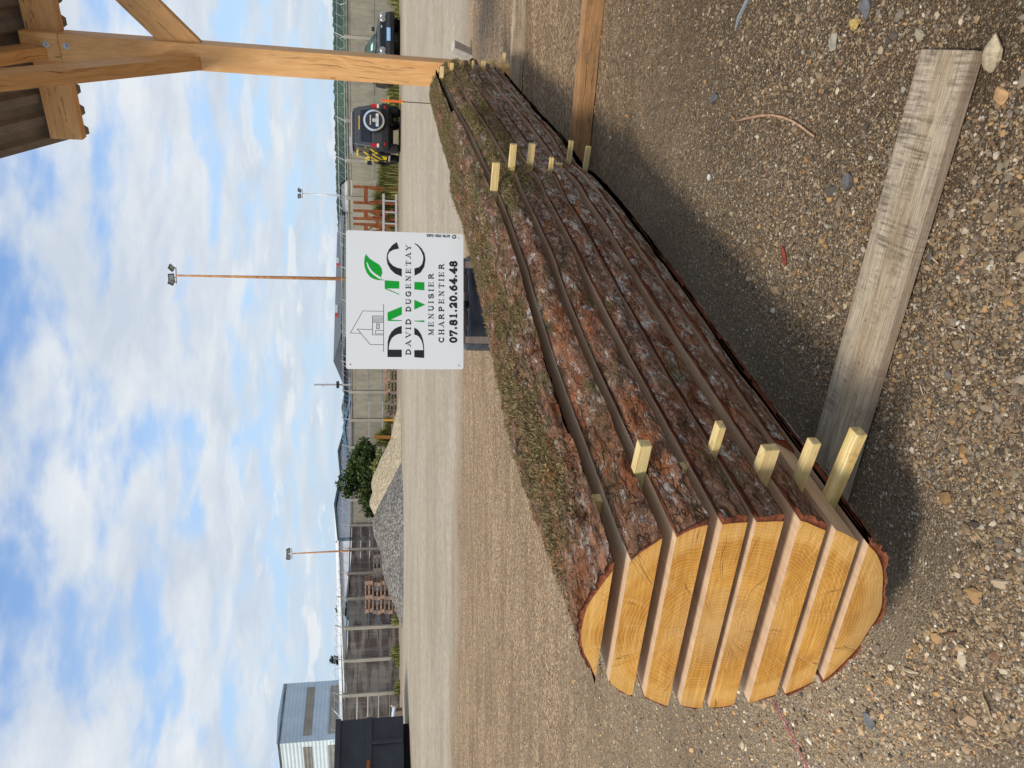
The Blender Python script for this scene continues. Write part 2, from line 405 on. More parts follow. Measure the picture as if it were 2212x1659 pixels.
def mat_ground():
    m = N('gravel_yard_ground'); p = m.pos(); x, y, z = m.sep(p)
    big = m.noise(p, .9, 4, .55); bx = m.noise(p, 3.2, 5, .6); fine = m.noise(p, 60, 4, .75); fine2 = m.noise(p, 240, 3, .8)
    # damp soil between the stones
    soil = m.mix(m.rng(bx, .3, .7), (.040, .027, .016), (.085, .060, .038))
    soil = m.mix(m.math('MULTIPLY', m.rng(fine2, .5, .66), .8), m.mix(m.rng(fine, .46, .72), soil, (.17, .122, .078)), (.40, .31, .20))
    # grit and small stones as cells
    v1 = m.voro(p, 95, 'F1', 'Color'); d1 = m.voro(p, 95, 'F1', 'Distance'); r1, g1, b1 = m.sep(v1)
    stone = m.ramp(r1, [(.0, (.09, .076, .062)), (.2, (.20, .15, .10)), (.42, (.36, .26, .155)), (.6, (.30, .255, .205)), (.78, (.44, .27, .12)), (.9, (.52, .44, .33)), (1, (.72, .66, .56))])
    v2 = m.voro(p, 210, 'F1', 'Color'); r2, g2, b2 = m.sep(v2); d2 = m.voro(p, 210, 'F1', 'Distance')
    grit = m.ramp(r2, [(.0, (.08, .066, .05)), (.4, (.20, .155, .105)), (.75, (.36, .28, .19)), (1, (.62, .54, .42))])
    near = m.mix(m.math('MULTIPLY', m.rng(g2, .35, .5), m.rng(d2, .35, .5, 1, 0)), soil, grit)
    dens = m.rng(m.math('ADD', bx, m.math('MULTIPLY', big, .5)), .55, .95, .62, .28)
    mask = m.math('MULTIPLY', m.math('GREATER_THAN', g1, dens), m.rng(d1, .36, .46, 1, 0))
    near = m.mix(mask, near, stone)
    # lighter dry ground to the left, darker damp ground to the right of the log
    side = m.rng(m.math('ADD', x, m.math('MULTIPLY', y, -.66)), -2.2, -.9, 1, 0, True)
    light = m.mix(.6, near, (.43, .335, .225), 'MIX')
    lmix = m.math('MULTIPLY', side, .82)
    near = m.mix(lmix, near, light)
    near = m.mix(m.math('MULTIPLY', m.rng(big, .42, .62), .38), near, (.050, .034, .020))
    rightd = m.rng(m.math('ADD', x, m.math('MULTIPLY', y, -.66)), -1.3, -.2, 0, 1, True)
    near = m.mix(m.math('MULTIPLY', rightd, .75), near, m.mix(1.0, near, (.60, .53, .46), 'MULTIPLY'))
    # brown gravel of the middle distance
    v3 = m.voro(m.mapv(p, (1, .8, 1)), 62, 'F1', 'Color'); r3, g3, b3 = m.sep(v3)
    midc = m.ramp(r3, [(.0, (.13, .080, .044)), (.35, (.26, .168, .095)), (.7, (.41, .275, .16)), (1, (.66, .49, .31))])
    midc = m.mix(m.rng(m.noise(m.mapv(p, (.55, 3.2, 1)), 1.4, 7, .7), .42, .62, .0, .65), midc, (.15, .098, .058))
    fm = m.rng(m.math('ADD', y, m.math('MULTIPLY', m.noise(p, 1.2, 3), 1.5)), 3.2, 6.0)
    near = m.mix(m.math('MULTIPLY', fm, .75), near, midc)
    # pale packed lane beyond, with wheel tracks running across
    tr = m.noise(m.mapv(p, (.09, .55, 1), rot=(0, 0, .03)), 1.0, 6, .68)
    tr2 = m.noise(m.mapv(p, (.35, 3.5, 1)), 1.0, 6, .7)
    lane = m.mix(m.rng(tr, .35, .65), (.37, .305, .23), (.48, .405, .31))
    lane = m.mix(m.math('MULTIPLY', m.rng(tr2, .35, .7), .5), lane, (.55, .48, .38))
    lane = m.mix(m.math('MULTIPLY', m.rng(fine, .4, .7), .22), lane, (.2, .17, .13))
    lg = m.noise(m.mapv(p, (3.5, 2.2, 1)), 2.2, 6, .8); lp_ = m.noise(m.mapv(p, (.5, 1.2, 1)), .7, 5, .65)
    lane = m.mix(m.math('MULTIPLY', m.rng(lg, .42, .62), .42), lane, (.20, .165, .125))
    lane = m.mix(m.math('MULTIPLY', m.rng(lp_, .42, .62), .40), lane, (.27, .215, .15))
    edge = m.math('ADD', m.math('ADD', y, m.math('MULTIPLY', x, .17)), m.math('MULTIPLY', m.noise(m.mapv(p, (.4, 1, 1)), 1.1, 5, .6), 2.4))
    lf = m.rng(edge, 11.2, 12.7)
    col = m.mix(lf, near, lane)
    # brown verge in front of the wall
    vf = m.rng(m.math('ADD', y, m.math('MULTIPLY', tr2, 3.0)), 26.5, 29)
    col = m.mix(m.math('MULTIPLY', vf, .6), col, (.24, .17, .12))
    far = m.rng(y, 45, 80)
    col = m.mix(far, col, (.10, .13, .06))
    # bump
    hs = m.math('MULTIPLY', mask, m.rng(d1, 0, .45, 1, .2))
    h = m.math('ADD', m.math('ADD', m.math('MULTIPLY', hs, 1.4), m.math('MULTIPLY', m.rng(d2, 0, .5, 1, 0), .5)), m.math('MULTIPLY', fine, .8))
    return m.out(col, .95, m.bump(h, .8, .006), spec=.12)
GROUND = mat_ground()

def mat_vcol(name, rough=.8, spec=.25, fine=180, amt=.3):
    m = N(name); c = m.attr('col', 'Color'); n = m.noise(m.pos(), fine, 3, .7)
    col = m.mix(m.math('MULTIPLY', m.rng(n, .35, .7), amt), c, m.mix(.5, c, (.02, .015, .01)))
    return m.out(col, rough, m.bump(n, .3, .002), spec=spec)
STONES = mat_vcol('pebble_stone')

def mat_concrete(name, a, b, planks=False):
    m = N(name); p = m.pos(); x, y, z = m.sep(p)
    n1 = m.noise(p, 1.4, 5, .65); n2 = m.noise(m.mapv(p, (1, 1, .25)), 7, 5, .7); sp = m.noise(p, 26, 4, .8)
    r = m.info()
    col = m.mix(m.rng(n2, .35, .65), a, b)
    col = m.mix(m.math('MULTIPLY', m.rng(n1, .45, .7), .5), col, tuple(q*.55 for q in a))
    col = m.mix(m.math('MULTIPLY', m.rng(sp, .35, .7), .45), col, tuple(min(1, q*1.45) for q in b))
    col = m.mix(m.math('MULTIPLY', m.rng(z, .1, .9, 1, 0), m.math('MULTIPLY', m.rng(n1, .3, .6), .55)), col, (.20, .19, .08))
    if planks:
        v = m.noise(m.mapv(p, (.6, .6, 3.0), loc=(3, 1, .2)), 1.3, 2, .5)
        col = m.mix(m.math('MULTIPLY', m.rng(v, .42, .55), .75), col, (.085, .055, .048))
        col = m.mix(m.math('MULTIPLY', m.rng(m.noise(m.mapv(p, (6, 6, .5)), 1, 3, .7), .5, .7), .35), col, (.42, .38, .33))
    return m.out(col, .95, m.bump(sp, .5, .01), spec=.1)
CONC_R = mat_concrete('pebbledash_concrete', (.22, .20, .155), (.33, .30, .235))
CONC_L = mat_concrete('stained_concrete', (.19, .165, .14), (.29, .255, .22), True)
CONC_P = mat_concrete('concrete_post_grey', (.30, .27, .22), (.40, .37, .31))
CONC_B = plain('concrete_block_grey', (.42, .38, .32), .9, var=.2, scale=14, bump=.4)

def mat_rust(name='rusty_steel', a=(.17, .05, .018), b=(.28, .10, .04)):
    m = N(name); c = m.pos(); n = m.noise(c, 6, 5, .7)
    return m.out(m.mix(m.rng(n, .35, .65), a, b), .8, m.bump(n, .3, .004), spec=.2)
RUST = mat_rust()
RUSTPOLE = mat_rust('rust_streaked_pole', (.33, .13, .05), (.50, .28, .13))
GALV = plain('galvanised_steel', (.46, .46, .46), .45, .55, .5, .15)
GALVL = plain('pale_galvanised', (.47, .47, .46), .5, .3, .5, .1)
WIRE = plain('razor_wire_steel', (.45, .46, .46), .45, .5, .5, .1)
BLACKP = plain('black_plastic', (.018, .022, .028), .5, 0, .4, .4, 9, bump=.08)
def mat_drum():
    m = N('black_drum_plastic'); c = m.coord(); n = m.noise(m.mapv(c, (3, 3, 9)), 2, 6, .75); s_ = m.noise(m.mapv(c, (1, 1, 30)), 5, 3, .7)
    col = m.mix(m.rng(n, .4, .75), (.016, .020, .028), (.05, .056, .066))
    col = m.mix(m.math('MULTIPLY', m.rng(s_, .62, .7), .35), col, (.16, .16, .16))
    return m.out(col, .45, m.bump(n, .15, .004), spec=.45)
DRUM = mat_drum()
def mat_sign():
    m = N('white_sign_panel'); c = m.coord(); n = m.noise(c, 3, 3)
    return m.out(m.mix(n, (.74, .765, .775), (.78, .80, .81)), .35, spec=.45)
SIGNW = mat_sign()
INK = plain('black_ink', (.012, .014, .018), .5, var=.05)
GREENI = plain('green_ink', (.0, .34, .025), .5, var=.04)
SIGNW2 = plain('white_ink', (.78, .80, .81), .4, var=.01)
PAINT_BLK = plain('black_car_paint', (.012, .013, .017), .25, 0, .5, .1, 3, coat=.35)
PAINT_GREY = plain('dark_grey_car_paint', (.035, .037, .042), .38, 0, .5, .1, 3, coat=.25)
BLK_TRIM = plain('black_trim', (.012, .012, .013), .7, var=.1)
TYRE = plain('tyre_rubber', (.018, .018, .018), .85, var=.2, bump=.2)
RIM = plain('alloy_rim', (.10, .10, .11), .35, .7, .5, .1)
CHROME = plain('chrome', (.75, .76, .78), .15, 1, .5, .03)
GLASS_CAR = plain('car_glass', (.05, .085, .085), .08, 0, .7, .3, 2)
GLASS_BLK = plain('tinted_glass', (.008, .009, .011), .12, 0, .5, .2)
RED_L = plain('red_lens', (.45, .008, .010), .25, var=.1)
WHITE_L = plain('clear_lens', (.62, .60, .58), .2, var=.1)
YELLOW = plain('yellow_vinyl', (.88, .62, .008), .4, var=.05)
PLATE_W = plain('white_plate', (.62, .66, .64), .4, var=.04)
PLATE_B = plain('blue_plate', (.22, .48, .80), .4, var=.05)
ORANGE_P = plain('orange_marker', (.95, .16, .03), .5, var=.05)
PINK = plain('pink_string', (.85, .10, .25), .6, var=.1)
SKIP = plain('dark_blue_skip_paint', (.022, .027, .038), .5, 0, .4, .3, 2.5, bump=.1)
WHITE_R = plain('white_cladding', (.66, .67, .67), .6, var=.05, scale=1)
GREY_R = plain('dark_grey_cladding', (.085, .095, .105), .6, var=.15, scale=1)
LEAF_GREY = plain('grey_blue_pipe', (.36, .42, .50), .45, .1, .4, .1)
def mat_clad(name, a, b, per=.33, depth=.25, horiz=True):
    m = N(name); p = m.coord(); x, y, z = m.sep(p)
    w = m.math('SINE', m.math('MULTIPLY', z if horiz else x, 2*math.pi/per))
    n = m.noise(p, .6, 4, .6)
    col = m.mix(m.rng(n, .35, .65), a, b)
    col = m.mix(m.math('MULTIPLY', m.rng(w, .2, 1), depth), col, tuple(q*.55 for q in a))
    seam = m.math('GREATER_THAN', m.math('FRACT', m.math('MULTIPLY', x, .17)), .985)
    col = m.mix(m.math('MULTIPLY', seam, .4), col, tuple(q*.6 for q in a))
    return m.out(col, .5, m.bump(w, .4, .05), spec=.35)
CLAD_BLUE = mat_clad('blue_grey_corrugated', (.34, .42, .50), (.42, .50, .58))
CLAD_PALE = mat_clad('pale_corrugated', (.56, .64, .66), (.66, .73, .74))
CLAD_WHITE = mat_clad('white_corrugated', (.62, .67, .66), (.70, .74, .73), .5, .12, False)
CLAD_LILAC = mat_clad('lilac_corrugated', (.56, .57, .62), (.62, .63, .68), .6, .15, False)
SKYL = mat_clad('brown_translucent_panel', (.20, .18, .155), (.27, .245, .21), .33, .3)
TRIM_T = plain('teal_trim', (.06, .13, .16), .5, var=.05)
TRIM_B = plain('blue_trim', (.10, .24, .40), .5, var=.05)
ROOF_B = plain('slate_blue_roof', (.16, .24, .30), .6, var=.1, scale=1)
RED_S = plain('red_paint', (.6, .05, .04), .5, var=.05)
def mat_roofsheet():
    m = N('fibre_cement_sheet'); p = m.coord(); n = m.noise(m.mapv(p, (3, .7, 3)), 3, 6, .7); f = m.noise(p, 60, 3, .7)
    col = m.mix(m.rng(n, .3, .7), (.19, .17, .15), (.33, .30, .265))
    col = m.mix(m.math('MULTIPLY', m.rng(f, .4, .7), .25), col, (.12, .10, .09))
    return m.out(col, .85, m.bump(f, .2, .003), spec=.15)
ROOFSHEET = mat_roofsheet()
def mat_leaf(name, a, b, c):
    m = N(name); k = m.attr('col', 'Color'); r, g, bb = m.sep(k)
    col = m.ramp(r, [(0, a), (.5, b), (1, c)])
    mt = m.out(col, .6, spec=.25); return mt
LEAF_DK = mat_leaf('dark_bush_leaf', (.008, .016, .004), (.030, .055, .012), (.085, .12, .03))
WEED = mat_leaf('weed_blade', (.07, .09, .02), (.17, .19, .05), (.34, .31, .12))
MOSS = mat_leaf('moss_blade', (.07, .052, .02), (.165, .135, .045), (.31, .24, .12))
CONIF = mat_leaf('distant_tree_leaf', (.015, .03, .015), (.035, .06, .03), (.06, .09, .05))
def mat_hill():
    m = N('wooded_hill'); p = m.pos(); n = m.noise(m.mapv(p, (1, 1, 2)), .055, 6, .7); k = m.noise(p, .011, 3)
    col = m.mix(m.rng(n, .35, .65), (.009, .020, .012), (.036, .056, .030))
    col = m.mix(m.rng(k, .42, .6), col, (.05, .085, .045))
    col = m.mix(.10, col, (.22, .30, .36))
    return m.out(col, 1, m.bump(n, .8, 6), spec=0)
HILL = mat_hill()
def mat_pile(name, a, b, c):
    m = N(name); p = m.pos(); v = m.voro(p, 22, 'F1', 'Color'); r, g, bb = m.sep(v); n = m.noise(p, 1.3, 4, .6)
    col = m.ramp(r, [(0, a), (.5, b), (1, c)])
    col = m.mix(m.math('MULTIPLY', m.rng(n, .4, .7), .45), col, a)
    return m.out(col, .95, m.bump(r, .8, .03), spec=.1)
PILE_G = mat_pile('grey_crushed_stone', (.075, .068, .060), (.165, .150, .132), (.36, .335, .30))
PILE_T = mat_pile('beige_gravel', (.25, .20, .13), (.40, .33, .22), (.55, .47, .34))
# ------------------------------------------------------------------ the sawn oak log
AH = math.radians(33.0)
AV = np.array([math.sin(AH), math.cos(AH)]); LV = np.array([-AV[1], AV[0]])
N0 = np.array([-.40, 1.42])
LOGL = 5.52; R0N = .255; ZC = .242
# original level of each piece inside the log, and its level in the stack
ZO = [(.000, .085), (.085, .145), (.145, .207), (.207, .2655), (.2655, .3185), (.3185, .378), (.378, .4365), (.4365, .500)]
ZB = [.120, .231, .314, .412, .489, .5715, .660, .750]        # underside of each piece in the stack
def log_R(th, s):
    """log radius at angle th (0 = right/shaded side .. pi = left), distance s"""
    R = R0N-.0065*s
    R = R+.014*fbm(np.cos(th)*2.2+1, np.sin(th)*2.2, s*.5, 2, 13)*np.exp(-s/1.2)+.012*fbm(np.cos(th)*1.5+7, np.sin(th)*1.5, s*.8, 3, 3)
    R = R+.018*np.exp(-((s-1.25)/.10)**2-((th-.75)/.22)**2)+.020*np.exp(-((s-2.05)/.14)**2-((th-.25)/.5)**2)   # burrs
    R = R+.020*np.exp(-((s-2.9)/.2)**2-((th-1.9)/.6)**2)-.012*np.exp(-((s-3.6)/.25)**2-((th-2.4)/.5)**2)
    R = R+.036*sstep(1.35, 2.5, th)*sstep(.05, .9, s)
    R = R+.006*sstep(1.2, 2.2, th)*sstep(.1, .5, s)*(1-sstep(1.7, 3.0, s))
    R = R+.058*np.exp(-((th-.80)/.30)**2)*sstep(.6, 1.6, s)*(1-sstep(3.0, 4.4, s))
    R = R-.03*np.exp(-((s-2.6)/.25)**2-((th+.6)/.5)**2)
    return R
def R_i(i, s): return .007*fbm(s*2.0, i*5.1, 0, 3, 66)*sstep(.1, .5, s)
def log_cx(s):
    return .1015-.035*np.exp(-((s-1.8)/.8)**2)+.09*sstep(2.3, 5.6, s)
def bark_relief(th, s, fine=True):
    u = th*.26; rid = 1-np.abs(fbm(u*26, s*5.5, 3.1, 3, 21))*2.6
    pl = 1-np.abs(fbm(u*48+5, s*13, 7.7, 3, 31))*2.2
    h = .55*np.clip(rid, -1, 1)+.35*np.clip(pl, -1, 1)+.35*fbm(u*120, s*60, 1.3, 2, 41)
    return h
def to_world(s, wl, z):
    """s along, wl to the left of the base line, z up"""
    x = N0[0]+AV[0]*s+LV[0]*wl; y = N0[1]+AV[1]*s+LV[1]*wl
    return np.stack([x, y, z+0*x], -1)
JIT = [.004, -.003, .002, -.004, .003, 0, -.003, .004]
def s_of(t, wl, off=0.0):
    return t*LOGL-.14*wl*(1-t)+off*t
def BTf(th): return .0075+.0065*sstep(-.3, .6, np.cos(th))
PIECE = ['bottom slab', 'lowest', 'second', 'third', 'fourth', 'fifth', 'sixth', 'top slab']
LBL = ['rounded bottom slab of the sawn log, resting on the bearers',
       'lowest full oak plank, above the bottom slab, bark missing at its near corner',
       'second full oak plank from the bottom of the sawn log',
       'third full oak plank from the bottom of the sawn log, right below the pith',
       'oak plank holding the pith crack, fourth from the bottom',
       'oak plank with a loose splinter at its near right corner, third below the top slab',
       'widest-gapped upper oak plank, directly under the top slab',
       'thick domed top slab of the sawn log, covered in moss and bark']
LBL[6] = 'uppermost full oak plank, directly under the domed top slab'
LBL[5] = 'second full oak plank below the domed top slab'
LBL[4] = 'middle oak plank with the pith crack, third below the domed top slab'
FAROFF = [.06, .10, -.02, .09, .04, .12, .08, 0]
def edge_fix(z, R, TH, thA, thB, zo0, zo1, top):
    """pull the saw-cut rim of a slab onto its flat face"""
    e = np.minimum(np.abs(TH-thA), np.abs(TH-thB)); k = np.exp(-e/.22); z0 = ZC+R*np.sin(thA)*.985
    return z-np.maximum(0, z0-zo0)*k if top else z+np.maximum(0, zo1-z0)*k
def topk(s): return .82+.36*sstep(.05, .8, s)
def strip(i, thA, thB, nth, t0, nt, name, parent, rmode):
    """bark strip between angles thA..thB; outer relief surface + cut edges + inner face"""
    off = FAROFF[i]; zo0, zo1 = ZO[i]; lift = ZB[i]-zo0
    t = t0+(1-t0)*np.linspace(0, 1, nt); th = np.linspace(thA, thB, nth)
    T, TH = np.meshgrid(t, th, indexing='ij')
    S0 = T*LOGL
    R = log_R(TH, S0)+R_i(i, S0); c = log_cx(S0)
    rel = bark_relief(TH, S0)
    far = sstep(.93, 1, T)
    amp = .0145 if i == 7 else .0085
    flake = sstep(.12, .3, fbm(TH*.26*6, S0*2.1, 9.1, 3, 77))*.008
    Ro = np.maximum(R+rel*amp-flake, R-BTf(TH)+.0025)
    # keep planks flat on top and bottom: only the width moves
    zf = ZC+R0N*np.sin(TH)
    slab_top, slab_bot = i == 7, i == 0
    def place(Rr, inner=False):
        if slab_top or slab_bot:
            z = ZC+Rr*np.sin(TH)*.985
            z = edge_fix(z, Rr, TH, thA, thB, zo0, zo1, slab_top)
            if slab_top: z = zo0+(z-zo0)*topk(S0)
            z = np.clip(z, zo0, None) if slab_top else np.clip(z, None, zo1)
        else:
            z = np.clip(zf, zo0+(.0006 if inner else 0), zo1-(.0006 if inner else 0))
        wl = c-Rr*np.cos(TH)
        return wl, z
    # nicks in the bark edges
    wo, zo = place(Ro)
    nick = np.clip(fbm(S0*9, 2.2+TH*0, i*3.3, 3, 55), 0, 1)
    edge = np.minimum(np.abs(TH-thA), np.abs(TH-thB))
    k = np.exp(-edge/.035)
    if not (slab_top or slab_bot): wo = wo+np.sign(np.cos(TH))*k*(nick*.014+.003+.006*fbm(S0*4, i*2.2+TH*0, 0, 2, 57))
    wi, zi = place(R-BTf(TH), True)
    jag = .02*fbm(TH*20, T*0+i, 0, 2, 5)*far
    Vo = to_world(s_of(T, wo, off)+jag, wo, zo+lift); Vi = to_world(s_of(T, wi, off)+jag, wi, zi+lift)
    V = np.concatenate([Vo.reshape(-1, 3), Vi.reshape(-1, 3)]); nA = nt*nth
    idx = np.arange(nA).reshape(nt, nth)
    q = lambda a: np.stack([a[:-1, :-1], a[1:, :-1], a[1:, 1:], a[:-1, 1:]], -1).reshape(-1, 4)
    Fo = q(idx)[:, ::-1]; Fi = q(idx+nA)
    def rim(e): return np.stack([e[:-1], e[1:], e[1:]+nA, e[:-1]+nA], -1)
    F = [Fo, Fi]; M = [np.zeros(len(Fo)), np.ones(len(Fi))]
    for e, fl in ((idx[:, 0], 1), (idx[:, -1], 0), (idx[0, :], 0), (idx[-1, :], 1)):
        r = rim(e); F.append(r[:, ::-1] if fl else r); M.append(np.ones(len(r)))
    F = np.concatenate(F); M = np.concatenate(M)
    lp = np.concatenate([np.stack([w_, z_, S0], -1).reshape(-1, 3) for w_, z_ in ((wo, zo), (wi, zi))])
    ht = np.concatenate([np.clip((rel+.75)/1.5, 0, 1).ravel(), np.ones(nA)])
    tp = np.concatenate([np.clip(np.sin(TH), 0, 1).ravel()]*2)
    o = np_mesh(name, V, F, [BARK, BARK_EDGE], parent, True, M, {'lp': ('FLOAT_VECTOR', lp), 'ht': ('FLOAT', ht), 'tp': ('FLOAT', tp)})
    return o
def wood(i, nt, parent):
    off = FAROFF[i]; zo0, zo1 = ZO[i]; lift = ZB[i]-zo0
    a0 = math.asin(max(-1, min(1, (zo0-ZC)/R0N))); a1 = math.asin(max(-1, min(1, (zo1-ZC)/R0N)))
    if i == 7: angs = list(np.linspace(a0, math.pi-a0, 40))
    elif i == 0: angs = list(np.linspace(a1, -math.pi-a1, 40))
    else: angs = list(np.linspace(a0, a1, 5))+list(np.linspace(math.pi-a1, math.pi-a0, 5))
    th = np.array(angs); n = len(th); t = np.linspace(0, 1, nt)
    T, TH = np.meshgrid(t, th, indexing='ij'); S0 = T*LOGL
    R = log_R(TH, S0)+R_i(i, S0)-BTf(TH)-(.003 if i in (0, 7) else .0012)*sstep(0, .02, T); c = log_cx(S0)
    if i in (0, 7): z = edge_fix(ZC+R*np.sin(TH)*.985, R, TH, th[0], th[-1], zo0, zo1, i == 7); z = zo0+(z-zo0)*topk(S0) if i == 7 else z; z = np.clip(z, zo0, zo1 if i == 0 else None)
    else: z = np.clip(ZC+R0N*np.sin(TH), zo0, zo1)
    wl = c-R*np.cos(TH)
    V = to_world(s_of(T, wl, off), wl, z+lift).reshape(-1, 3); lp = np.stack([wl, z, S0], -1).reshape(-1, 3)
    F = []; 
    for k in range(nt-1):
        for j in range(n): F.append((k*n+j, (k+1)*n+j, (k+1)*n+(j+1) % n, k*n+(j+1) % n))
    mb = MB(); mb.v = [tuple(p) for p in V]; mb.f = [list(f) for f in F]; mb.m = [0]*len(F)
    base = len(mb.v)
    # separate vertices for the ends keep their edges crisp
    mb.v += mb.v[:n]+mb.v[(nt-1)*n:nt*n]; mb.f += [list(range(base, base+n)), list(range(base+n, base+2*n))[::-1]]; mb.m += [1, 1]
    me_o = mb.build('wood', [SAWN, CUT_END], parent)
    lp2 = np.concatenate([lp, lp[:n], lp[(nt-1)*n:nt*n]]).astype(np.float32)
    at = me_o.data.attributes.new('lp', 'FLOAT_VECTOR', 'POINT'); at.data.foreach_set('vector', lp2.ravel())
    return me_o
PLANKS = []
for i in range(8):
    base = to_world(np.array(0.), np.array(.1), np.array(ZB[i]))
    root = thing('log_slab' if i in (0, 7) else 'oak_plank', LBL[i], 'slab' if i in (0, 7) else 'plank', (0, 0, 0), 0, None if i in (0, 7) else 'oak planks sawn from one log and stacked in order')
    root.location = tuple(base)
    zo0, zo1 = ZO[i]
    a0 = math.asin(max(-1, (zo0-ZC)/R0N)); a1 = math.asin(min(1, (zo1-ZC)/R0N)) if i < 7 else math.pi/2
    parts = [wood(i, 300, root)]
    if i == 7: parts.append(strip(i, a0, math.pi-a0, 190, 0, 1050, 'bark', root, 0))
    elif i == 0: parts.append(strip(i, a1, -math.pi-a1, 130, 0, 620, 'bark', root, 0))
    else:
        parts.append(strip(i, a0, a1, 16, .052 if i == 1 else 0, 1100, 'bark', root, 0))
        parts.append(strip(i, math.pi-a1, math.pi-a0, 12, 0, 500, 'bark', root, 0))
    for p in parts:                      # meshes were made in world space: bring them under the root
        p.matrix_parent_inverse = Matrix.Translation(Vector(tuple(base))).inverted()
    PLANKS.append(root)

# moss tufts: short blades standing on the bark of the top slab and of the upper planks
def moss(i, n, parent, thlo, thhi, seed):
    rg = np.random.default_rng(seed); zo0, zo1 = ZO[i]; lift = ZB[i]-zo0
    s = rg.uniform(0.05, LOGL, n*4); th = rg.uniform(thlo, thhi, n*4)
    k = fbm(np.cos(th)*1.1+3, s*1.5, np.sin(th)*1.1, 4, 91)+.16*sstep(1.4, 3.2, s)+(.10*np.clip(-np.cos(th)+.2, 0, 1)-.10 if i == 7 else -.04)
    k = k+.10*fbm(np.cos(th)*9, s*7, np.sin(th)*9, 3, 92); keep = k > rg.uniform(-.12, .44, n*4); s = s[keep][:n]; th = th[keep][:n]; n = len(s)
    R = log_R(th, s)+bark_relief(th, s)*.0125-.003; c = log_cx(s)
    wl = c-R*np.cos(th); z = ZC+(R*np.sin(th)*.985 if i == 7 else R0N*np.sin(th))
    if i == 7: z = zo0+(z-zo0)*topk(s)
    z = z+lift
    P = to_world(s_of(s/LOGL, wl, FAROFF[i]), wl, z)
    nrm = np.stack([-np.cos(th)*LV[0], -np.cos(th)*LV[1], np.sin(th)], -1)
    L = rg.uniform(.004, .012, n)[:, None]*(1+.4*rg.random((n, 1)))
    d = nrm+rg.normal(0, .75, (n, 3)); d /= np.linalg.norm(d, axis=1)[:, None]
    sd = np.cross(d, rg.normal(0, 1, (n, 3))); sd /= np.linalg.norm(sd, axis=1)[:, None]
    wv = rg.uniform(.0010, .0024, (n, 1))
    V = np.stack([P-sd*wv, P+sd*wv, P+d*L+sd*wv*.2], 1).reshape(-1, 3)
    F = np.arange(3*n).reshape(n, 3)
    cr = np.repeat(rg.random(n), 3); col = np.stack([cr, cr, cr, np.ones(3*n)], -1)
    o = np_mesh('moss', V, F, MOSS, parent, False, None, {'col': ('FLOAT_COLOR', col)})
    o.matrix_parent_inverse = Matrix.Translation(parent.location).inverted()
    tag(o, kind='stuff')
    return o
moss(7, 46000, PLANKS[7], .95, math.pi-.45, 5)
moss(6, 9000, PLANKS[6], .55, .85, 6)
moss(5, 7000, PLANKS[5], .25, .55, 8)

# ---- laths (stickers) between the planks
GAPZ = [(ZB[i]+ZO[i][1]-ZO[i][0], ZB[i+1]) for i in range(7)]      # gap 0 lowest .. 6 highest
def lath(gap, s, tip, length, label, group, wmul=1.0, skew=0.0):
    z0, z1 = GAPZ[gap]; h = z1-z0-.001; wd = .030*wmul
    a = to_world(np.array(s), np.array(tip), np.array((z0+z1)/2)); b = to_world(np.array(s+skew), np.array(tip+length), np.array((z0+z1)/2))
    a = Vector(tuple(a)); b = Vector(tuple(b)); d = (b-a).normalized(); up = Vector((0, 0, 1)); sd = up.cross(d)
    L = (b-a).length
    mb = MB(); n = 10
    vs = []; 
    for k in range(n+1):
        x = L*k/n
        for y, z in ((-.5, -.5), (.5, -.5), (.5, .5), (-.5, .5)):
            e = random.uniform(-.0006, .0006)
            xe = random.uniform(-.002, .002) if k in (0, n) else 0
            vs.append((x+xe, y*wd+e, z*h*(.985 if k else .96)))
    fs = [(0, 3, 2, 1), tuple(4*n+j for j in range(4))]
    for k in range(n):
        for j in range(4): fs.append((4*k+j, 4*k+(j+1) % 4, 4*k+4+(j+1) % 4, 4*k+4+j))
    mb.add(vs, fs)
    o = mb.build('spacer_lath', STICK)
    bv = o.modifiers.new('bevel', 'BEVEL'); bv.width = .0012; bv.segments = 1; bv.limit_method = 'ANGLE'
    o.matrix_world = Matrix(((d.x, sd.x, up.x, a.x), (d.y, sd.y, up.y, a.y), (d.z, sd.z, up.z, a.z), (0, 0, 0, 1)))
    return tag(o, label, 'lath', group)
ordn = ['lowest', 'second lowest', 'third lowest', 'middle', 'third highest', 'second highest', 'highest']
gN = 'pale spacer laths at the near end of the log'; gM = 'pale spacer laths half way along the log'; gF = 'pale spacer laths at the far end of the log'
near = {0: (.150, -.262, 'longest, knotty lath sticking out near the sawn face, lowest of its row'), 1: (.160, -.232, 'brown-streaked lath next above the longest knotty lath near the sawn face'),
        2: (.165, -.212, 'short stubby lath between two longer ones near the sawn face'), 3: (.235, -.222, 'rough-ended lath in the middle gap near the sawn face'),
        4: (.215, -.127, 'lath end cut almost flush with the bark near the sawn face'), 5: (.270, -.165, 'yellow-stained lath, tallest placed one with a long exposed end near the sawn face'),
        6: (.215, -.040, 'lath end barely showing under the top slab near the sawn face')}
near[5] = (.225, -.182, 'yellow-stained lath in the second gap from the top near the sawn face')
for g, (s, tip, lb) in near.items(): lath(g, s, tip, .28 if g == 6 else .50, lb, gN, 1.0 if g == 0 else .82)
mid = {0: (2.53, -.185, 'greenish lath, lowest of the row half way along the log'), 1: (2.54, -.205, 'long pale lath, second from the bottom half way along the log'),
       2: (2.35, -.150, 'lath mostly hidden by bark half way along the log, third from the bottom'), 3: (2.14, -.235, 'short lath half way along the log, in the middle gap'),
       4: (2.21, -.270, 'brightly lit lath half way along the log, third from the top'), 5: (2.16, -.275, 'brightly lit lath half way along the log, second from the top'),
       6: (2.02, -.235, 'topmost lath half way along the log, under the mossy slab')}
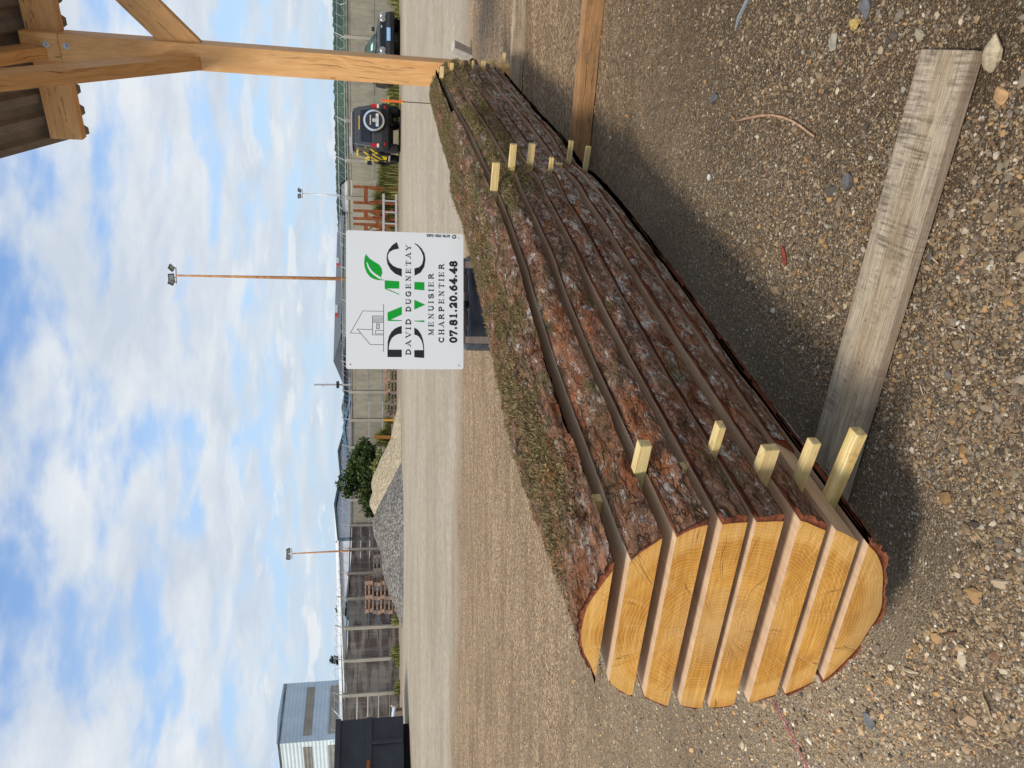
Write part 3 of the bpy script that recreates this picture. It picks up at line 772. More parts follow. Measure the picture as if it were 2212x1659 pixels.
for g, (s, tip, lb) in mid.items(): lath(g, s, tip, .42, lb, gM, .68)
far = {0: 5.39, 1: 5.39, 2: 5.28, 3: 5.26, 4: 5.32, 5: 5.24, 6: 5.08}
for g, s in far.items(): lath(g, s, (-.13 if g == 0 else -.075 if g < 4 else -.05), .44, f'{ordn[g]} lath in the row at the far end of the log', gF, .75)
# torn splinter at the near corner of a plank
mb = MB()
sp = G(1521, 1163, .545)
for k in range(7):
    a = sp+Vector((random.uniform(-.004, .004), random.uniform(-.004, .004), k*.0016)); b = a+Vector((.05+random.uniform(-.01, .008), -.018+random.uniform(-.004, .004), random.uniform(.004, .012)))
    mb.tube([a, (a+b)/2+Vector((0, 0, .002)), b], [.0016, .0022, .0008], 5)
tag(mb.build('wood_splinter', mat_timber('splinter_wood', (.55, .28, .13), (.3, .12, .05), 4, False, False)), 'torn splinter of wood curling off a plank corner at the sawn face', 'splinter')
# ------------------------------------------------------------------ ground sheet
def ground_h(x, y):
    d = np.hypot(x, y-1)
    return (.010*fbm(x*1.3, y*1.3, 0, 3, 61)+.004*fbm(x*6, y*6, 0, 3, 62))*np.clip(1.6-d/14, 0, 1)+TZ(y)
xs = np.concatenate([[-900, -400, -200, -100, -60], np.linspace(-40, -6, 35), np.linspace(-5.9, 6.9, 320), np.linspace(7, 40, 34), [60, 100, 200, 400, 900]])
ys = np.concatenate([[-60, -20, -6, -2], np.linspace(-1, 7, 260), np.linspace(7.2, 16, 45), np.linspace(17, 60, 40), [80, 120, 200, 400, 700, 1200]])
X, Y = np.meshgrid(xs, ys, indexing='ij'); Z = ground_h(X, Y)
idx = np.arange(X.size).reshape(X.shape)
F = np.stack([idx[:-1, :-1], idx[1:, :-1], idx[1:, 1:], idx[:-1, 1:]], -1).reshape(-1, 4)
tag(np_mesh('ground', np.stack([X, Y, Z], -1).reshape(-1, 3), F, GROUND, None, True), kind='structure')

# ------------------------------------------------------------------ loose stones
def ico():
    t = (1+5**.5)/2
    v = np.array([(-1, t, 0), (1, t, 0), (-1, -t, 0), (1, -t, 0), (0, -1, t), (0, 1, t), (0, -1, -t), (0, 1, -t), (t, 0, -1), (t, 0, 1), (-t, 0, -1), (-t, 0, 1)], float)
    v /= np.linalg.norm(v[0])
    f = np.array([(0, 11, 5), (0, 5, 1), (0, 1, 7), (0, 7, 10), (0, 10, 11), (1, 5, 9), (5, 11, 4), (11, 10, 2), (10, 7, 6), (7, 1, 8), (3, 9, 4), (3, 4, 2), (3, 2, 6), (3, 6, 8), (3, 8, 9), (4, 9, 5), (2, 4, 11), (6, 2, 10), (8, 6, 7), (9, 8, 1)])
    return v, f
IV, IF = ico()
PAL = np.array([(.38, .27, .155), (.30, .205, .12), (.29, .23, .165), (.12, .092, .068), (.46, .275, .12), (.58, .48, .34), (.21, .14, .085), (.40, .31, .205), (.17, .145, .12), (.64, .58, .47), (.36, .20, .12)])
PW = np.array([.2, .16, .13, .08, .08, .07, .12, .10, .04, .015, .015]); PW /= PW.sum()
def log_clear(x, y):
    dx = x-N0[0]; dy = y-N0[1]; s = dx*AV[0]+dy*AV[1]; w = dx*LV[0]+dy*LV[1]
    return ~((s > -.02) & (s < LOGL) & (w > -.10) & (w < .32))
BEARERS = []      # filled later, used to keep stones off the boards
def stones(n, rlo, rhi, rfun, rg, zone=None):
    r = np.exp(rg.uniform(math.log(rlo), math.log(rhi), n*3)); a = rg.uniform(-.52, .52, n*3)
    x = r*np.sin(a); y = r*np.cos(a)
    cl = fbm(x*2.3, y*2.3, 4, 4, 71)+.25*fbm(x*9, y*9, 4, 2, 72)+.30*sstep(-1.0, -1.7, x-.66*y)+.12
    k = log_clear(x, y) & (cl > rg.uniform(-.42, .30, n*3))
    x = x[k][:n]; y = y[k][:n]; n = len(x)
    sz = rfun(n)
    sc = np.stack([sz*rg.uniform(.75, 1.45, n), sz*rg.uniform(.7, 1.1, n), sz*rg.uniform(.4, .8, n)], -1)
    V = IV[None]*rg.uniform(.62, 1.25, (n, 12, 1))
    V = V*sc[:, None]
    ya = rg.uniform(0, 6.283, n); ta = rg.normal(0, .35, n)
    c, s_ = np.cos(ta)[:, None], np.sin(ta)[:, None]
    V = np.stack([V[..., 0]*c-V[..., 2]*s_, V[..., 1], V[..., 0]*s_+V[..., 2]*c], -1)
    c, s_ = np.cos(ya)[:, None], np.sin(ya)[:, None]
    V = np.stack([V[..., 0]*c-V[..., 1]*s_, V[..., 0]*s_+V[..., 1]*c, V[..., 2]], -1)
    z = ground_h(x, y)+sc[:, 2]*rg.uniform(-.1, .45, n)
    V = V+np.stack([x, y, z], -1)[:, None]
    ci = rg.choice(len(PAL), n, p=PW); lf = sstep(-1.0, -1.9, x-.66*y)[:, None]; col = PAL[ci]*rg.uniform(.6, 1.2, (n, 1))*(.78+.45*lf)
    return V.reshape(-1, 3), (IF[None]+12*np.arange(n)[:, None, None]).reshape(-1, 3), np.repeat(np.concatenate([np.clip(col, 0, 1), np.ones((n, 1))], 1), 12, 0)
rg = np.random.default_rng(3)
A = stones(105000, 1.12, 8, lambda n: np.clip(rg.lognormal(math.log(.0029), .38, n), .0015, .009), rg)
B = stones(5200, 1.12, 6, lambda n: np.clip(rg.lognormal(math.log(.0064), .3, n), .004, .013), rg)
C_ = stones(170, 1.15, 5, lambda n: rg.uniform(.010, .017, n), rg)
V = []; Fs = []; Cs = []; k = 0
for v, f, c in (A, B, C_):
    V.append(v); Fs.append(f+k); Cs.append(c); k += len(v)
tag(np_mesh('loose_gravel', np.concatenate(V), np.concatenate(Fs), STONES, None, False, None, {'col': ('FLOAT_COLOR', np.concatenate(Cs))}),
    'loose tan and grey gravel spread over the damp soil around the log', 'gravel', kind='stuff')
# wood chips and straw bits
n = 1300; rgc = np.random.default_rng(9)
r = np.exp(rgc.uniform(math.log(1.15), math.log(5), n)); a = rgc.uniform(-.5, .5, n); x = r*np.sin(a); y = r*np.cos(a)
k = log_clear(x, y); x = x[k]; y = y[k]; n = len(x); L = rgc.uniform(.004, .013, n)*np.where(rgc.random(n) < .06, 2.2, 1); wd = L*rgc.uniform(.06, .22, n); an = rgc.uniform(0, 6.28, n)
dx, dy = np.cos(an), np.sin(an); z = ground_h(x, y)+.004+rgc.uniform(0, .004, n); tl = rgc.uniform(-.25, .25, n)
P = np.stack([x, y, z], -1); D = np.stack([dx, dy, tl], -1)*L[:, None]; S_ = np.stack([-dy, dx, 0*dx], -1)*wd[:, None]; U_ = np.array([0, 0, 1])*wd[:, None]*.6
V = np.stack([P-D-S_*.4, P-D+S_*.4, P+S_-D*.1, P+D, P-S_, P+U_], 1).reshape(-1, 3)
F = (np.array([(0, 1, 5), (1, 2, 5), (2, 3, 5), (3, 4, 5), (4, 0, 5)])[None]+6*np.arange(n)[:, None, None]).reshape(-1, 3)
base = np.array([(.34, .24, .14), (.24, .16, .09), (.46, .36, .24), (.18, .10, .06)])[rgc.integers(0, 4, n)]
tag(np_mesh('wood_chips', V, F, STONES, None, False, None, {'col': ('FLOAT_COLOR', np.repeat(np.concatenate([base, np.ones((n, 1))], 1), 6, 0))}),
    'thin splinters, bark flakes and straw bits littering the soil', 'litter', kind='stuff')

# ------------------------------------------------------------------ single stones and bits one can point at
def rock(x, y, lx, ly, h, col, label, ang=0, name='stone', seed=0, cat='stone'):
    """x, y in photo survey units; lx, ly, h sizes in metres"""
    p = G(x, y, 0); rr = np.random.default_rng(seed+50)
    import bmesh
    me = bpy.data.meshes.new(name); bm = bmesh.new(); bmesh.ops.create_icosphere(bm, subdivisions=4, radius=1)
    co = np.array([v.co[:] for v in bm.verts])
    d = 1+.38*fbm(co[:, 0]*1.5+seed, co[:, 1]*1.3, co[:, 2]*1.3, 3, 7)+.05*fbm(co[:, 0]*6, co[:, 1]*6, co[:, 2]*6+seed, 2, 8)
    pl = rr.normal(0, 1, (11, 3)); pl /= np.linalg.norm(pl, axis=1)[:, None]
    for q_ in pl: d = np.minimum(d, rr.uniform(.72, .92)/np.maximum(co @ q_, .05)) if True else d
    co = co*d[:, None]*np.array([lx/2, ly/2, h/2])
    for v, c in zip(bm.verts, co): v.co = c
    for f in bm.faces: f.smooth = True
    bm.to_mesh(me); bm.free()
    m = N(name+'_surface_%d' % seed); c = m.coord(); n1 = m.noise(c, 45, 5, .7); n2 = m.noise(c, 160, 3, .7)
    k = m.mix(m.rng(n1, .35, .65), tuple(q*.5 for q in col), col); k = m.mix(m.math('MULTIPLY', m.rng(n2, .55, .7), .5), k, (.08, .06, .05))
    me.materials.append(m.out(k, .8, m.bump(n1, .5, .003), spec=.2))
    o = bpy.data.objects.new(name, me); link(o); o.location = (p.x, p.y, float(ground_h(p.x, p.y))+h*.32); o.rotation_euler = (0, 0, math.radians(ang))
    return tag(o, label, cat)
rock(2152, 119, .066, .048, .030, (.52, .42, .27), 'big shell-like tan stone beyond the end of the grey board', -15, seed=1)
rock(1801, 91, .058, .042, .012, (.40, .36, .28), 'flat striped pale stone above the grey board end', 10, seed=2)
rock(1850, 53, .046, .030, .022, (.62, .42, .14), 'bright yellow-ochre pebble near the picture edge right of the board', 60, seed=3)
rock(1543, 212, .052, .036, .020, (.13, .135, .14), 'dark slate-grey stone between the two boards', 80, seed=4)
rock(1873, 14, .064, .036, .022, (.17, .17, .175), 'dark blue-grey stone cut by the picture edge beside the yellow pebble', 0, seed=5)
rock(1696, 552, .070, .022, .010, (.30, .06, .04), 'dark red bark chip lying in the gravel between log and grey board', 20, name='bark_chip', seed=6, cat='bark chip')
rock(1533, 383, .026, .022, .018, (.72, .70, .66), 'small white stone near the curved twig', 0, seed=7)
rock(1838, 393, .045, .040, .022, (.17, .16, .155), 'grey-brown stone touching the upper side of the grey board', 30, seed=8)
rock(1881, 1555, .042, .036, .026, (.20, .20, .20), 'grey stone in the lower left soil beyond the pink string', 30, seed=9)
rock(2165, 205, .040, .028, .016, (.55, .33, .16), 'orange-brown stone between the shell-like stone and the picture edge', 30, seed=10)
# twig
def zq(x, y): return ((x/2.212+1856)*.7745, (y/2.212)*.7745)
mb = MB(); pts = []
for q in [(430, 750), (510, 728), (600, 713), (680, 712), (745, 727), (800, 750), (850, 782), (895, 815), (932, 843)]:
    p = G(*zq(*q), 0); pts.append((p.x, p.y, float(ground_h(p.x, p.y))+.008))
mb.tube(pts, [.0034, .004, .0042, .004, .0038, .0036, .0034, .0034, .003], 8)
tag(mb.build('twig', plain('twig_wood', (.42, .25, .15), .8, var=.4, scale=60), smooth=True), 'thin curved brown twig lying on the soil between the boards', 'twig')
mb = MB(); pts = []
for q in [(515, -5), (490, 50), (460, 110), (440, 190)]:
    p = G(*zq(*q), 0); pts.append((p.x, p.y, float(ground_h(p.x, p.y))+.006))
mb.tube(pts, [.005, .006, .006, .002], 4)
tag(mb.build('plastic_strip', plain('grey_strip', (.22, .26, .28), .5)), 'narrow grey-blue plastic strip on the soil at the picture edge', 'plastic strip')
# pink string
def z5(x, y): return ((x/2.212+1560)*.7745, (y/2.212+1400)*.7745)
mb = MB(); pts = []
for q in [(1300, 1215), (1350, 1318), (1400, 1405), (1430, 1475), (1468, 1555), (1520, 1650), (1560, 1720)]:
    p = G(*z5(*q), .02); pts.append((p.x, p.y, float(ground_h(p.x, p.y))+.009+random.uniform(0, .004)))
mb.tube(pts, .0013, 5)
tag(mb.build('pink_string', PINK, smooth=True), 'taut bright pink string running from under the log to the picture edge', 'string')

# ------------------------------------------------------------------ boards lying on the ground under the log (bearers)
def plank_between(a, b, w, h, mat, label, cat, name, z0=.0, parent=None, group=None):
    a = Vector((a[0], a[1], z0)); b = Vector((b[0], b[1], z0)); d = (b-a); L = d.length; d.normalize(); sd = Vector((0, 0, 1)).cross(d)
    n = 24; mb = MB(); vs = []
    for k in range(n+1):
        x = L*k/n; e = [random.uniform(-.0012, .0012) for _ in range(4)]
        for (y, z), q in zip(((-.5, 0), (.5, 0), (.5, 1), (-.5, 1)), e): vs.append((x+(random.uniform(-.003, .003) if k in (0, n) else 0), y*w+q, z*h+q*.5))
    fs = [(0, 3, 2, 1), tuple(4*n+j for j in range(4))]
    for k in range(n):
        for j in range(4): fs.append((4*k+j, 4*k+(j+1) % 4, 4*k+4+(j+1) % 4, 4*k+4+j))
    mb.add(vs, fs); o = mb.build(name, mat, parent)
    bv = o.modifiers.new('bevel', 'BEVEL'); bv.width = .002; bv.segments = 2; bv.limit_method = 'ANGLE'
    o.matrix_world = Matrix(((d.x, sd.x, 0, a.x), (d.y, sd.y, 0, a.y), (0, 0, 1, z0), (0, 0, 0, 1)))
    if label: tag(o, label, cat, group)
    return o
BH = .083
c0 = (G(1990, 100, .03)+G(2107, 112, .03))/2; c1 = (G(1745, 950, .03)+G(1860, 990, .03))/2
d = (c1-c0).normalized()
plank_between(c0, c1+d*.75, .165, .026, BOARD_GREY, 'wide weathered grey board on the gravel, running under the near end of the log', 'board', 'ground_board', .006)
gb = c1+d*.30
plank_between((gb.x-.22, gb.y+.02), (gb.x+.24, gb.y-.02), .07, .075, TIMBER_DK, 'short bearer block on the grey board under the near end of the log', 'bearer', 'bearer_block', .034)
def bearer(q0, q1, w, h, mat, label, ext=.6):
    a = G(*q0, 0); b = G(*q1, 0); dd = (b-a).normalized(); back = Vector((dd.y, -dd.x, 0))
    if back.y < 0: back = -back
    a = a-dd*1.2; b = b+dd*ext
    return plank_between(a+back*w/2, b+back*w/2, w, h, mat, label, 'beam', 'ground_beam', .004)
bearer((1300, 77), (1273, 347), .105, .10, BOARD_ORG, 'orange-brown bearer beam under the middle of the log')
bearer((1136, 60), (1129, 175), .11, .10, BOARD_GREY, 'dull grey bearer beam under the far end of the log', .5)

# ------------------------------------------------------------------ timber shelter
SA = Vector((AV[0], AV[1], 0)); SB = Vector((SA.y, -SA.x, 0)); UP = Vector((0, 0, 1))
shelter = thing('timber_shelter', 'open timber shelter with corrugated roof, its orange-brown post behind the far end of the log', 'shelter', (2.68, 6.44, 0))
PB = Vector((2.675, 6.42, 0))
def beam(name, a, b, w, h, side, mat=TIMBER, parent=shelter, bevel=.004):
    """timber from a to b; `side` is the direction of its width w, h across"""
    a = Vector(a); b = Vector(b); dd = (b-a); L = dd.length; dd.normalize()
    sd = (side-dd*side.dot(dd)).normalized(); up = dd.cross(sd)
    mb = MB(); mb.box((L/2, 0, 0), (L, w, h))
    o = mb.build(name, mat, parent, bevel=bevel)
    o.matrix_world = Matrix(((dd.x, sd.x, up.x, a.x), (dd.y, sd.y, up.y, a.y), (dd.z, sd.z, up.z, a.z), (0, 0, 0, 1)))
    if parent is not None:
        o.matrix_parent_inverse = Matrix.Translation(parent.location).inverted()
    return o
PW_ = .20
beam('post', PB, PB+UP*3.655, PW_, PW_, SB)
beam('post_head', PB-SA*.05+UP*3.657, PB-SA*.05+UP*3.93, PW_, PW_*.5, SB)
beam('eaves_beam', PB+SA*.055-SB*.74+UP*3.79, PB+SA*.055+SB*1.5+UP*3.79, .10, .25, SA)
# knee braces
beam('knee_brace', PB+SB*.02+UP*2.70, PB+SB*1.12+UP*3.79, .08, .24, SA)
beam('knee_brace', PB-SA*.03-SB*.045+UP*2.70, PB-SA*1.20-SB*.045+UP*3.80, .10, .22, SB)
# bolts with washers
for k in (.07, .0):
    c = PB-SA*.1+SB*.015+UP*(3.75-k*2.1)
    m4 = Matrix(((SB.x, 0, -SA.x, c.x), (SB.y, 0, -SA.y, c.y), (0, 1, 0, c.z), (0, 0, 0, 1)))
    mb = MB(); mb.lathe([(.025, 0), (.025, .005), (.013, .0052), (.013, .014), (.008, .0142), (.008, .024)], 20)
    o = mb.build('bolt', GALV, shelter); o.matrix_world = m4; o.matrix_parent_inverse = Matrix.Translation(shelter.location).inverted()
# roof: corrugated sheet rising toward the viewer
slope = .50
mb = MB(); prof = []
t = -.80; per = .177
while t < 1.35:
    prof += [(t, 0), (t+.055, 0), (t+.085, .045), (t+.145, .045)]; t += per
E0 = PB+SA*.055+UP*3.925
vs = []; nrow = 9
for r in range(nrow):
    m_ = -.36+r*(1.86/(nrow-1))
    for (tt, hh) in prof:
        p = E0+SB*tt-SA*m_+UP*(m_*slope+hh)
        vs.append(p)
for r in range(nrow):
    m_ = -.36+r*(1.86/(nrow-1))
    for (tt, hh) in prof: vs.append(E0+SB*tt-SA*m_+UP*(m_*slope+hh+.006))
n = len(prof); fs = []; o2 = nrow*n
for r in range(nrow-1):
    for j in range(n-1):
        q = (r*n+j, r*n+j+1, (r+1)*n+j+1, (r+1)*n+j); fs.append(q); fs.append(tuple(o2+i for i in q[::-1]))
for j in range(n-1): fs.append((j, o2+j, o2+j+1, j+1)); b_ = (nrow-1)*n; fs.append((b_+j, b_+j+1, o2+b_+j+1, o2+b_+j))
for r in range(nrow-1): fs.append((r*n, (r+1)*n, o2+(r+1)*n, o2+r*n)); fs.append((r*n+n-1, o2+r*n+n-1, o2+(r+1)*n+n-1, (r+1)*n+n-1))
mb.add(vs, fs); o = mb.build('roof_sheet', ROOFSHEET, shelter); o.matrix_parent_inverse = Matrix.Translation(shelter.location).inverted()
# rafter along the gable side and one purlin
beam('rafter', E0-SB*.045+SA*.1+UP*(-.19), E0-SB*.045-SA*1.45+UP*(1.45*slope-.14), .09, .20, SB)
beam('purlin', PB-SA*1.2-SB*.74+UP*(3.88+1.2*slope), PB-SA*1.2+SB*1.4+UP*(3.88+1.2*slope), .07, .12, SA)

# ------------------------------------------------------------------ concrete block beyond the log
cb = GT(1021, 100); cb.z = float(TZ(cb.y)); cb += Vector((-.03, .08, 0))
mb = MB(); mb.box((0, 0, .125), (.13, .09, .28), rot=Matrix.Rotation(math.radians(24), 3, 'X'), jit=.004)
o = mb.build('concrete_block', CONC_B, bevel=.006); o.location = cb; o.rotation_euler = (0, 0, math.radians(22))
tag(o, 'pale concrete block tilted forward on the gravel beyond the far end of the log', 'block')
# ------------------------------------------------------------------ survey stake
pb = W(905, 222, 8.5)
st = thing('survey_stake', 'thin rusty stake with an orange sleeve, in front of the off-road car', 'stake', (pb.x, 8.5, float(TZ(8.5))))
mb = MB(); mb.tube([(0, 0, 0), (0, 0, .93)], .0055, 8); mb.build('rod', plain('dark_rusty_rod', (.12, .06, .045), .8, var=.3), st)
mb = MB(); mb.tube([(0, 0, .93), (0, 0, 1.16)], .0125, 10); mb.build('marker_sleeve', ORANGE_P, st)
for zz, s_ in ((.925, 1), (1.10, -1), (.60, 1)):
    mb = MB()
    for k in range(3):
        a = random.uniform(0, 6.28); mb.tube([(0, 0, zz), (.02*math.cos(a), .02*math.sin(a), zz+.012*s_), (.04*math.cos(a), .04*math.sin(a), zz-.01)], [.006, .006, .002], 4)
    mb.build('ribbon', YELLOW, st)

# ------------------------------------------------------------------ drum and sign
YD = 4.35
dc = W(1000, 656, YD)
drum = thing('black_drum', 'black plastic drum standing behind the log, below the white sign', 'drum', (dc.x, YD, 0))
R_ = .277; DH = W(1003, 656, YD-.2).z-.02
mb = MB(); prof = [(R_*.96, 0), (R_, .02), (R_, .20), (R_*1.02, .215), (R_*1.02, .235), (R_, .25), (R_, .45), (R_*1.02, .465), (R_*1.02, .485), (R_, .50), (R_*.99, DH-.015), (R_*.94, DH)]
mb.lathe(prof, 56); mb.build('drum_body', DRUM, drum, smooth=True, bevel=.004)
mb = MB()
for k in range(5): mb.box((-.20+k*.10, 0, DH+.012), (.092, .42-.18*abs(k-2)/2, .018))
mb.build('lid_boards', PALLETG, drum)
mb = MB(); mb.tube([(-.03, -.20, DH-.03), (-.03, -.235, DH+.03)], .02, 10); mb.build('bung', BLACKP, drum)

# sign: local x to the right, z up, drawn in survey units of the photograph
YS = 4.02
TLc = W(747.5, 797, YS); TRc = W(748.5, 497, YS)
SWD = (TRc-TLc).length; UPX = SWD/1404.0
BLz = W(1001, 797, YS).z
sign = thing('workshop_sign', 'white joiner and carpenter sign with black and green logo, standing behind the log', 'sign', (TLc.x, YS, TLc.z))
sign.rotation_euler = (0, 0, math.atan2(TRc.y-TLc.y, TRc.x-TLc.x))
def sg(x, y): return ((1579-y)*UPX, -(x-242)*UPX)
HS = (TLc.z-BLz)
KX = HS/(1206*UPX)
def sg(x, y): return ((1579-y)*UPX, -(x-242)*UPX*KX)
# panel with rounded corners and holes
cr = .012; pts = []
for cx, cz, a0 in ((cr, -cr, 90), (cr, -HS+cr, 180), (SWD-cr, -HS+cr, 270), (SWD-cr, -cr, 0)):
    for k in range(7):
        a = math.radians(a0+k*15) if a0 != 90 else math.radians(90+k*15)
        pts.append((cx+cr*math.cos(a), cz+cr*math.sin(a)))
mb = MB(); mb.prism(pts, 0.0, .004, axis=1); mb.build('panel', SIGNW, sign)
for q in ((285, 190, SIGNW2), (1397, 217, GALV), (286, 1533, BLK_TRIM), (1402, 1538, BLK_TRIM)):
    u, v = sg(q[0], q[1]); mb = MB(); mb.lathe([(.0035, -.0008), (.0035, .0)], 12, c=(u, 0, v), axis='y'); mb.build('screw_hole', q[2], sign)
LAY = [0]
def flat(polys, name, mat, base=.0006):
    """filled outlines given in survey units; concave allowed, triangulated"""
    import bmesh
    from mathutils.geometry import tessellate_polygon
    mb = MB()
    for po in polys:
        P = [sg(*q) for q in po]
        y = -base-LAY[0]*.00003; LAY[0] = (LAY[0]+1) % 12
        tris = tessellate_polygon([[Vector((a, b, 0)) for a, b in P]])
        mb.add([(a, y, b) for a, b in P], [tuple(t) for t in tris])
    o = mb.build(name, mat, sign, fixn=False)
    me = o.data
    bad = [p.index for p in me.polygons if p.normal.y > 0]
    if bad:
        me2 = [list(p.vertices)[::-1] if p.normal.y > 0 else list(p.vertices) for p in me.polygons]
        vv = [v.co[:] for v in me.vertices]; me.clear_geometry(); me.from_pydata(vv, [], me2); me.update()
    return o
def flats(polys, name, mat):
    for po in polys: flat([po], name, mat)
def stroke(pts, w):
    """a line of width w (survey units) through pts, as outline quads"""
    out = []
    for (x0, y0), (x1, y1) in zip(pts[:-1], pts[1:]):
        L = math.hypot(x1-x0, y1-y0) or 1; nx, ny = -(y1-y0)/L*w/2, (x1-x0)/L*w/2; ex, ey = (x1-x0)/L*w/2, (y1-y0)/L*w/2
        out.append([(x0+nx-ex, y0+ny-ey), (x0-nx-ex, y0-ny-ey), (x1-nx+ex, y1-ny+ey), (x1+nx+ex, y1+ny+ey)])
    return out
flats([[(660, 1380), (660, 1456), (806, 1456), (806, 1380)],
      [(660, 1382), (662, 1300), (675, 1245), (700, 1198), (735, 1165), (770, 1147), (806, 1136), (806, 1216), (770, 1220), (735, 1236), (705, 1262), (685, 1300), (675, 1340), (672, 1382)],
      [(935, 1383), (935, 1457), (1037, 1463), (1037, 1383)],
      [(935, 1152), (970, 1172), (1002, 1215), (1023, 1270), (1034, 1330), (1037, 1385), (1029, 1385), (1022, 1325), (1007, 1280), (985, 1247), (960, 1230), (935, 1225)]], 'logo_letter_d', INK)
flats([[(755, 280), (710, 312), (676, 355), (656, 402), (650, 450), (660, 505), (690, 560), (735, 602), (806, 632), (806, 552), (760, 543), (715, 522), (682, 490), (664, 450), (663, 418), (680, 384), (720, 360), (778, 346)],
      [(938, 620), (1000, 586), (1038, 525), (1050, 452), (1042, 392), (1012, 340), (976, 304), (938, 283), (941, 293), (978, 323), (1008, 368), (1026, 412), (1027, 450), (1015, 500), (985, 530), (936, 545)]], 'logo_letter_c', INK)
flats([[(660, 1000), (806, 938), (806, 1022), (692, 1074), (806, 1079), (806, 1086), (662, 1088)],
      [(632, 674), (780, 681), (780, 755), (650, 756), (780, 811), (780, 819), (632, 759)],
      [(935, 867), (1048, 916), (935, 968)], [(935, 1082), (1038, 1077), (1038, 1095), (935, 1088)],
      [(935, 684), (1038, 684), (1038, 767), (935, 761)]], 'logo_letter_m', GREENI)
flat([[(440, 413), (480, 460), (530, 490), (575, 517), (600, 555), (607, 600), (592, 642), (602, 668), (625, 668), (625, 674), (560, 673), (520, 662), (480, 640), (450, 600), (430, 550), (423, 500), (428, 450)]], 'logo_leaf', GREENI)
flat([[(448, 495), (459, 545), (485, 592), (520, 622), (560, 650), (600, 667), (590, 643), (565, 628), (530, 605), (500, 578), (475, 543), (456, 497)]], 'leaf_vein', SIGNW2, .0012)
hl = []
for pl in ([(620, 990), (410, 990), (285, 1215), (382, 1217)], [(510, 1178), (354, 1175), (485, 1330), (618, 1330)], [(620, 918), (620, 1400)],
           [(620, 1038), (508, 1038), (508, 1232), (620, 1232)], [(620, 1187), (538, 1187), (538, 1220), (620, 1220)], [(548, 1118), (548, 1169), (578, 1169), (578, 1118), (548, 1118)], [(563, 1118), (563, 1169)]):
    hl += stroke(pl, 4.2)
for y in (1050, 1062, 1074, 1086, 1098, 1104): hl += stroke([(512, y), (618, y)], 3.2)
flat(hl, 'house_drawing', INK)
